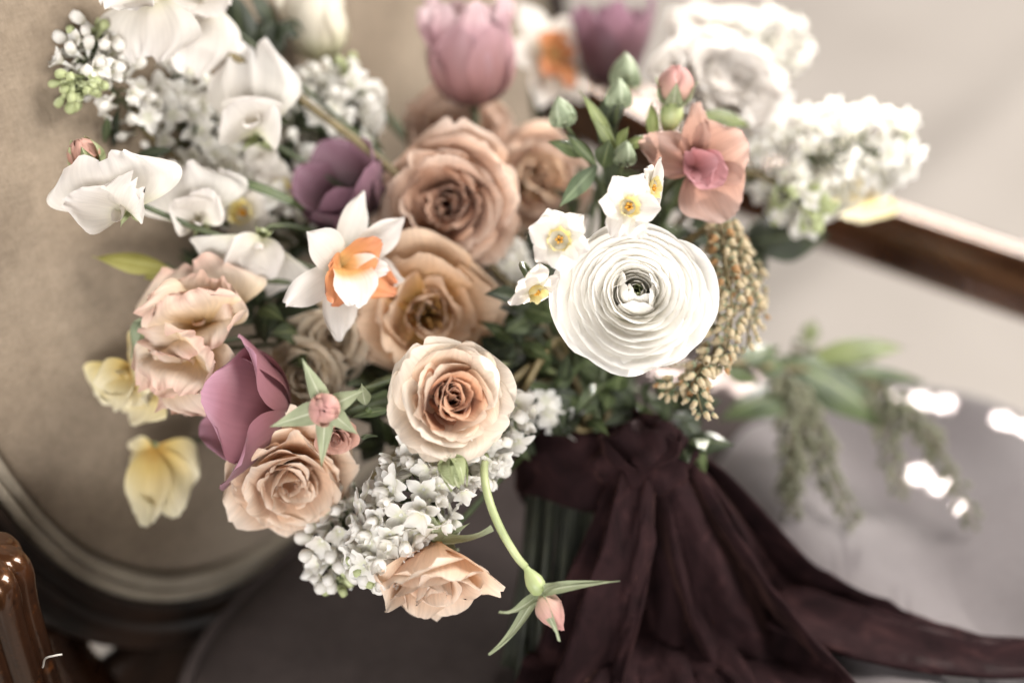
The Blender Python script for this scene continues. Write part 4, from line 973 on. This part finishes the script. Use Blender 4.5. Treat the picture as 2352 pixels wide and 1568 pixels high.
daffodil('blurred white daffodil with orange split trumpet next to the pink tulip', 1262, 130, .87, (.45, .25, .85), 96,
         [(30, 1.5, .42, [(0, 75), (.5, 85), (1, 90)], 2), (-40, 1.3, .45, [(0, 70), (.5, 80), (1, 85)], 2), (95, 1.3, .42, [(0, 75), (.5, 85), (1, 90)], 2), (160, 1.5, .44, [(0, 75), (.5, 88), (1, 92)], 2), (-95, 1.3, .45, [(0, 75), (.5, 85), (1, 90)], 2), (-150, 1.4, .42, [(0, 75), (.5, 85), (1, 90)], 2)],
         [(150, 1.0, .3, [(0, 40), (.5, 70), (1, 80)], 'orange'), (-170, 1.15, .32, [(0, 40), (.5, 70), (1, 80)], 'orange'), (-50, .7, .4, [(0, 30), (.5, 60), (1, 70)], 'orange'), (60, .7, .4, [(0, 30), (.5, 60), (1, 70)], 'orange'), (-100, .8, .4, [(0, 30), (.5, 60), (1, 70)], 'whiteorange')], 8)
# --- tulips
tulip('open mauve tulip with broad rounded petals leaning over the apricot rose', 664, 952, .685, (-.90, .18, .28), 236, 'mauve', open_=14, seed=6, W=.62, wps='round', tipk=.20, rm=.66, crs=0, azs=[rad(-78), rad(-12), rad(200), rad(70), rad(130), rad(28)],
      phis=[[(0, 85), (.25, 30), (.6, 12), (1, -4)], [(0, 88), (.25, 56), (.6, 40), (1, 28)], [(0, 88), (.25, 62), (.6, 50), (1, 46)], None, None, None])
tulip('very dark plum tulip beside the dusty tan rose', 832, 500, .755, (-.42, .62, .62), 205, 'plum', open_=20, seed=13, roll=.5, W=.56, wps='round', tipk=.16, rm=.55)
tulip('dusty pink tulip with frilled pale petal edges standing tall before the linen back', 1088, 246, .795, (-.04, .95, .28), 292, 'pinktulip', open_=0, seed=24, roll=.35, W=.43, ruf=.05, rm=.33)
tulip('plain ivory white tulip leaning away over the white sweet peas', 752, 140, .80, (-.28, .95, .1), 225, 'ivory', open_=-4, seed=34, W=.46, via=[P(820, 210, .82), P(900, 280, .84)])
tulip('shadowy purple tulip at the back beside the bright gap', 1400, 205, .87, (.02, .98, .1), 235, 'plum', open_=8, seed=44, W=.40)
# --- sweet peas
sweet_pea('crisp white sweet pea with wide wavy petals over the linen chair back', 292, 482, .672, (-.10, -.35, .92), 162, 'white', seed=3, roll=rad(12), ruf=.10, wopen=6, sb=(35, 62, 88, 105), via=[P(330, 450, .70), P(420, 450, .73)], wl=1.0)
sweet_pea('soft white sweet pea directly behind the crisp one', 460, 510, .715, (.15, -.05, 1), 150, 'white', seed=17, roll=rad(14), ruf=.08, W=.8)
sweet_pea('white sweet pea with a drooping wavy banner above the peach sweet pea', 600, 545, .71, (.05, -.45, .85), 145, 'white', seed=19, roll=rad(160), ruf=.08, wopen=10)
sweet_pea('white sweet pea facing out with a dark slit at its centre', 590, 306, .725, (.0, .12, 1), 228, 'white', seed=25, roll=rad(4), ruf=.08, wl=.45, W=.46, sb=(60, 82, 92, 100))
sweet_pea('large white sweet pea with folded hood beside the back lilac', 352, -10, .70, (-.15, .1, 1), 172, 'white', seed=29, roll=rad(176), ruf=.08, wopen=-8, W=.66, wl=.9)
sweet_pea('broad white sweet pea overlapping the folded hooded one', 462, -4, .725, (.2, .1, 1), 200, 'white', seed=31, roll=rad(172), ruf=.08, W=.48, wl=.6)
sweet_pea('small white sweet pea bloom below the slit centred one', 612, 345, .75, (-.1, -.2, .9), 92, 'white', seed=39, roll=rad(172), W=.6)
sweet_pea('shaded white sweet pea low beside the lilac behind the plum tulip', 690, 310, .79, (.3, -.1, .9), 100, 'white', seed=43, roll=rad(160), W=.7)
sweet_pea('ruffled peach sweet pea with pinkish frilled edges, the upper of the pair', 476, 748, .700, (-.10, .10, 1), 172, 'peachpea', seed=47, roll=rad(12), ruf=.075, extra=4, wopen=8, W=.85)
sweet_pea('ruffled creamy peach sweet pea, the lower of the pair, against the mauve tulip', 452, 812, .695, (-.12, -.20, .95), 176, 'peachpea', seed=53, roll=rad(172), ruf=.065, extra=4, wopen=8, W=.75)
sweet_pea('golden yellow sweet pea with pale wavy rim beside the peach pair', 312, 846, .715, (-.35, -.15, .85), 136, 'yellowpea', seed=59, roll=rad(152), ruf=.07, extra=2, W=.85)
def pea_custom(label, px, py, d, axis, petals, seed, cat='sweet pea', name='sweet_pea'):
    ax = V(*axis); t = thing(name, label, cat, frame(P(px, py, d), ax))
    for k, (az, l, w, ph, mt, rc, z) in enumerate(petals):
        me = petal_mesh(mt, S(l, d), S(w, d), phi=ph, wp='banner', rc=rc, rmin=S(40, d), tip=.26, tp=2.2, ruf=.05, rfq=1.5, nz=.085, jag=.02, crease=-.01, nu=17, nv=14, seed=seed + k)
        add_petal(t, rad(az), me, off=(0, 0, S(z, d)))
    obj('calyx', lathe('calyx', [(S(6, d), -S(40, d)), (S(14, d), -S(26, d)), (S(17, d), -S(4, d)), (S(8, d), S(2, d))], 'hip', 10), t)
    add_stem(t, P(px, py, d) - ax * S(38, d), ax, 'stem', .0016)
    return t
F80 = [(0, 60), (.4, 78), (1, 88)]
pea_custom('brown butterfly sweet pea with rose pink heart above the narcissus', 1592, 384, .70, (.06, -.02, 1), [
    (64, 142, 52, [(0, 60), (.4, 82), (1, 78)], 'brownpea', 2.2, 0), (-2, 150, 34, [(0, 60), (.4, 80), (1, 88)], 'brownpea', .9, 0), (-62, 138, 80, [(0, 60), (.4, 84), (1, 94)], 'brownpea', 3, 0), (-146, 150, 84, [(0, 60), (.4, 80), (1, 92)], 'brownpea', 3, 0),
    (80, 96, 36, [(0, 60), (.4, 95), (1, 110)], 'brownpea', 2, -8), (-118, 92, 52, [(0, 20), (.4, 55), (1, 78)], 'rosepea', 1.3, 10), (30, 58, 30, [(0, 20), (.5, 50), (1, 40)], 'rosepea', 1.2, 12), (140, 60, 30, [(0, 20), (.5, 45), (1, 30)], 'rosepea', 1.2, 12), (-80, 70, 40, [(0, 15), (.5, 42), (1, 60)], 'rosepea', 1.0, 16), (-160, 76, 38, [(0, 20), (.5, 50), (1, 70)], 'rosepea', 1.0, 14)], 67)
pea_custom('pale yellow sweet pea dangling alone over the linen chair back', 352, 1030, .745, (.1, .1, 1), [
    (203, 176, 60, [(0, 60), (.4, 72), (1, 84)], 'yellowpea', 2.5, 0), (178, 186, 50, [(0, 50), (.4, 74), (1, 80)], 'yellowpea', 1.4, 6), (232, 128, 66, [(0, 60), (.4, 84), (1, 96)], 'yellowpea', 3, -4), (140, 80, 26, [(0, 60), (.4, 74), (1, 88)], 'yellowpea', 1.5, 2), (80, 58, 24, [(0, 60), (.4, 80), (1, 88)], 'yellowpea', 1.5, 2)], 167)
sweet_pea('blurred cream yellow sweet pea under the backlit lilac', 1985, 415, .83, (.3, -.2, .9), 104, 'yellowpea', seed=73, roll=rad(165))
# --- lilac
lilac('crisp white lilac cluster with drooping cupped florets and lime tip buds', [(1080, 985, .675), (1010, 1070, .665), (930, 1180, .66), (868, 1285, .657), (850, 1310, .657)], [92, 102, 90, 56, 16], 185, 5, mix=('open', 'open', 'half', 'half', 'cup', 'cup'))
lilac('softly blurred white lilac cluster hanging beside the crisp one', [(840, 1120, .70), (790, 1200, .69), (765, 1280, .685), (775, 1345, .685)], [52, 66, 54, 14], 66, 9, mix=('cup', 'bud', 'bud', 'half'), tipat=.8)
lilac('white lilac cluster peeking out from under the peach rose', [(1200, 900, .70), (1170, 955, .69), (1120, 1030, .675), (1085, 1095, .668)], [34, 46, 48, 34], 48, 14, mix=('half', 'cup', 'open', 'bud'), tipmix=('cup', 'bud'))
lilac('white lilac with green bud tip against the linen chair back', [(330, 300, .735), (270, 220, .72), (215, 140, .705), (190, 80, .70)], [50, 70, 72, 40], 78, 21, mix=('open', 'half', 'bud', 'bud'), tipmix=('bud', 'lime'), tipat=.6)
lilac('second white lilac tip with lime buds hanging beside the first over the linen', [(250, 60, .705), (200, 130, .695), (178, 190, .69), (190, 215, .69)], [46, 56, 44, 20], 40, 27, mix=('bud', 'bud', 'half'), tipmix=('lime',), tipat=.5)
lilac('dim white lilac between the ivory tulip and the plum tulip', [(770, 400, .80), (745, 320, .785), (775, 240, .78), (830, 190, .78)], [95, 110, 90, 40], 120, 33, mix=('open', 'half', 'bud'), tipmix=('bud', 'lime'))
lilac('shaded white lilac behind the white sweet peas', [(520, 420, .765), (450, 320, .755), (400, 230, .75), (370, 180, .75)], [80, 100, 90, 50], 110, 36, mix=('open', 'open', 'half'), tipmix=('half', 'bud'))
lilac('white lilac florets scattered behind the two narcissus with yellow cups', [(700, 560, .77), (640, 500, .76), (540, 440, .755), (480, 400, .755)], [60, 75, 70, 40], 70, 38, mix=('open', 'half', 'bud'), tipmix=('half', 'bud'))
lilac('pale lilac florets filling the gap above the open peach rose beside the narcissus in profile', [(1180, 640, .765), (1160, 600, .76), (1120, 620, .755)], [40, 56, 40], 34, 39, mix=('open', 'half'), tipmix=('half',))
lilac('broad backlit white lilac with lime green buds reaching out past the chair arm', [(1700, 420, .80), (1800, 390, .80), (1920, 360, .80), (2030, 350, .81), (2070, 355, .81)], [90, 120, 118, 84, 20], 150, 41, mix=('open', 'half', 'open', 'bud'), tipmix=('bud', 'half', 'lime'), tipat=.88)
lilac('lime budded lilac tip drooping under the broad backlit one', [(1780, 420, .78), (1830, 460, .775), (1885, 490, .775)], [60, 56, 30], 44, 46, mix=('lime', 'bud', 'half', 'lime'), tipmix=('lime',))
lilac('white lilac glowing behind the ruffled ranunculus', [(1640, 140, .90), (1700, 90, .90), (1780, 110, .90), (1800, 160, .90)], [60, 80, 70, 30], 56, 49, mix=('open', 'half', 'bud'), tipmix=('bud',))
lilac('few white lilac florets low among the dark stems', [(1310, 975, .735), (1270, 950, .73), (1225, 920, .72)], [18, 26, 34], 12, 51, mix=('open',), tipmix=('open',))
# --- pieris
def pieris(label, base, races, bells, seed, leaves=(), lm='leaf', sz=1.0, via=(), n=None, rad_=.0045):
    t = thing('pieris_sprig', label, 'pieris', Matrix.Translation(P(*base)))
    for k, (path, cnt) in enumerate(races): raceme(t, path, cnt, seed * 10 + k, bells, sz=sz, rad=rad_)
    for k, l in enumerate(leaves): leaf(t, P(*l[:3]), P(*l[3:6]), l[6], l[7] if len(l) > 7 else lm, seed=seed + k, normal=(-Fv + Uv * .6).normalized())
    add_stem(t, P(*base), V(.6, .4, .3), 'twig', .002, via=via)
    return t
pieris('hanging pieris sprig with cream and rust bells beside the large ranunculus', (1660, 500, .71), [
    ([(1655, 500, .71), (1665, 600, .70), (1680, 700, .695), (1672, 790, .69), (1640, 850, .69)], 62), ([(1665, 510, .72), (1700, 600, .71), (1722, 700, .705), (1715, 800, .70)], 56),
    ([(1650, 510, .72), (1640, 620, .71), (1650, 720, .70), (1630, 830, .695), (1560, 880, .69), (1520, 905, .69)], 62), ([(1660, 800, .695), (1605, 850, .685), (1600, 900, .68), (1618, 960, .68)], 34),
    ([(1670, 520, .73), (1690, 560, .735), (1740, 640, .735), (1735, 760, .73)], 46)], BELL, 3, sz=.70, rad_=.0040)
pieris('trailing green pieris sprig with closed buds hanging over the far seat edge', (1700, 830, .80), [
    ([(1790, 860, .83), (1812, 940, .83), (1815, 1060, .825), (1822, 1190, .82)], 60), ([(1800, 870, .835), (1840, 960, .835), (1835, 1060, .83), (1800, 1150, .825)], 50), ([(1820, 880, .835), (1880, 990, .835), (1905, 1090, .83), (1965, 1205, .82)], 50),
    ([(1980, 900, .85), (2030, 960, .85), (2045, 1050, .845), (2080, 1140, .84)], 36), ([(2000, 880, .85), (2100, 960, .845), (2170, 1060, .84), (2240, 1210, .82)], 54), ([(1820, 800, .85), (1900, 835, .86), (1970, 850, .86), (2060, 880, .86)], 34)], GBELL, 5, sz=1.15, rad_=.0042,
    leaves=[(1790, 820, .845, 2050, 985, .85, 125, 'leaf'), (1850, 830, .85, 2090, 795, .86, 70, 'fresh'), (1850, 890, .84, 1650, 965, .82, 96, 'leaf'), (1720, 830, .82, 1810, 850, .83, 70, 'leaf'), (1855, 790, .88, 1868, 735, .89, 44, 'fresh')],
    via=[P(1600, 840, .79)])
t = [o for o in bpy.data.objects if o.name.startswith('pieris_sprig')][-1]
tube('twig', catmull([P(1600, 838, .79), P(1700, 832, .80), P(1790, 846, .83), P(1900, 852, .85), P(2010, 880, .85)], 5), [.0022, .0018, .0012], 'twig', t, 6)
for l in [(1690, 835, .80, 1790, 800, .82, 60), (1650, 840, .795, 1740, 880, .81, 56), (1900, 850, .85, 2120, 880, .86, 40)]: leaf(t, P(*l[:3]), P(*l[3:6]), l[6], 'leaf', normal=(-Fv + Uv * .6).normalized())
# --- foliage
leafy('dark broad leaf under the backlit lilac, reaching toward the chair arm', (1740, 560, .80), [(1700, 560, .80, 1900, 545, .83, 120, 'darkleaf'), (1720, 560, .79, 1760, 640, .80, 70, 'darkleaf')], bend=20)
leafy('sprig of lime and green leaves standing among the pale buds', (1400, 420, .72), [(1412, 340, .705, 1330, 208, .70, 34, 'fresh'), (1415, 350, .70, 1356, 268, .695, 36, 'fresh'), (1418, 345, .70, 1445, 290, .69, 34, 'fresh'), (1415, 350, .70, 1512, 310, .70, 30, 'fresh'),
    (1350, 360, .705, 1255, 325, .70, 42, 'leaf'), (1370, 380, .70, 1296, 305, .70, 30, 'leaf'), (1385, 385, .70, 1400, 320, .69, 56, 'leaf'), (1372, 380, .70, 1282, 478, .69, 46, 'greyleaf'), (1378, 330, .71, 1440, 180, .73, 62, 'darkleaf'), (1400, 450, .72, 1405, 250, .72, 46, 'darkleaf'), (1500, 330, .71, 1494, 230, .71, 34, 'fresh'), (1470, 430, .71, 1520, 500, .70, 24, 'greyleaf')], bend=30)
leafy('olive leaf with fresh green edge under the ruffled white ranunculus', (1620, 300, .74), [(1610, 262, .74, 1720, 290, .75, 50, 'fresh'), (1600, 280, .735, 1560, 330, .73, 40, 'leaf')])
leafy('yellow green leaf poking out beneath the crisp white sweet pea', (380, 610, .73), [(390, 618, .72, 212, 590, .715, 56, 'limeleaf'), (380, 625, .73, 330, 640, .72, 36, 'limeleaf')], bend=14)
leafy('dark leaves between the hooded sweet pea and the ivory tulip', (560, 60, .77), [(560, 130, .76, 540, -20, .77, 80, 'darkleaf'), (570, 110, .77, 632, 40, .78, 56, 'darkleaf'), (575, 100, .765, 612, 60, .77, 40, 'darkleaf')])
leafy('dark slim leaf above the crisp white sweet pea', (340, 350, .72), [(395, 345, .72, 300, 360, .715, 30, 'darkleaf'), (240, 330, .715, 250, 260, .71, 22, 'leaf'), (262, 340, .72, 275, 240, .715, 24, 'darkleaf')])
leafy('long curved green stem leaf sweeping past the yellow cupped narcissus', (480, 402, .72), [(700, 480, .735, 470, 400, .72, 26, 'leaf')], bend=40, wp='strap')
leafy('long blurred leaf blade behind the ivory tulip', (930, 310, .83), [(930, 318, .835, 806, 178, .83, 22, 'leaf')], bend=16, wp='strap')
leafy('rose leaf behind the star shaped rosebud', (845, 940, .67), [(840, 930, .675, 830, 880, .66, 34, 'sepal'), (900, 940, .68, 800, 960, .67, 24, 'leaf'), (860, 1000, .675, 832, 1010, .66, 40, 'greyleaf')])
leafy('green leaf over the hanging apricot rose', (1010, 1235, .67), [(985, 1250, .672, 1010, 1165, .668, 52, 'sepal'), (965, 1255, .67, 975, 1190, .67, 44, 'leaf'), (1010, 1250, .665, 1080, 1200, .66, 15, 'sepal'), (935, 1290, .655, 905, 1310, .648, 26, 'leaf')])
rngl = random.Random(77)
FILL = [('dark olive leaves crowded under the daffodil and the cream roses', [(690, 790), (640, 700), (720, 690), (620, 640), (700, 560)]),
        ('shaded leaves filling the gap between the open peach rose and the ranunculus', [(1190, 780), (1240, 840), (1200, 720), (1150, 830), (1190, 650), (1230, 600)]),
        ('dark leaves low under the large ranunculus, above the ribbon knot', [(1280, 900), (1330, 940), (1400, 900), (1460, 940), (1340, 860)]),
        ('dark leaves behind the star shaped rosebud and beside the peach rose', [(880, 940), (910, 890), (880, 1010), (860, 900), (830, 860)]),
        ('broad dark leaf beside the ribbon loops, behind the pieris ends', [(1560, 930), (1590, 1000), (1540, 960)]),
        ('dim leaves between the white sweet peas and the peach sweet peas', [(480, 630), (420, 570), (560, 650), (600, 720), (400, 640)]),
        ('dark leaves filling behind the white lilac and the hooded sweet pea', [(330, 250), (420, 200), (460, 240), (500, 330), (310, 300), (640, 60)]),
        ('shaded leaves behind the plum tulip and the narcissus with yellow cups', [(660, 480), (720, 500), (540, 420), (640, 380), (760, 280), (690, 250), (820, 300)]),
        ('dark leaves behind the narcissus and the brown sweet pea', [(1330, 480), (1500, 520), (1580, 480), (1560, 560), (1600, 420), (1380, 420), (1640, 540)]),
        ('slim dark leaves behind the crisp lilac and the arched rosebud stem', [(1180, 1010), (1100, 1010), (1150, 960), (1230, 960)])]
for k, (lab, spots) in enumerate(FILL):
    lv = []
    for x, y in spots:
        d = .79 + rngl.uniform(-.01, .02) if y < 700 else .735 + rngl.uniform(-.01, .02)
        if x < 700: d -= .02
        for q in range(6):
            a = rngl.uniform(0, 6.28); l = rngl.uniform(50, 105)
            lv.append((x + rngl.uniform(-25, 25), y + rngl.uniform(-25, 25), d, x + math.cos(a) * l, y + math.sin(a) * l * .9, d - rngl.uniform(-.01, .03), rngl.uniform(30, 62), rngl.choice(['darkleaf', 'darkleaf', 'leaf'])))
    x, y = spots[0]
    leafy(lab, (x, y, .80 if y < 700 else .76), lv, seed=k, name='foliage_sprig')
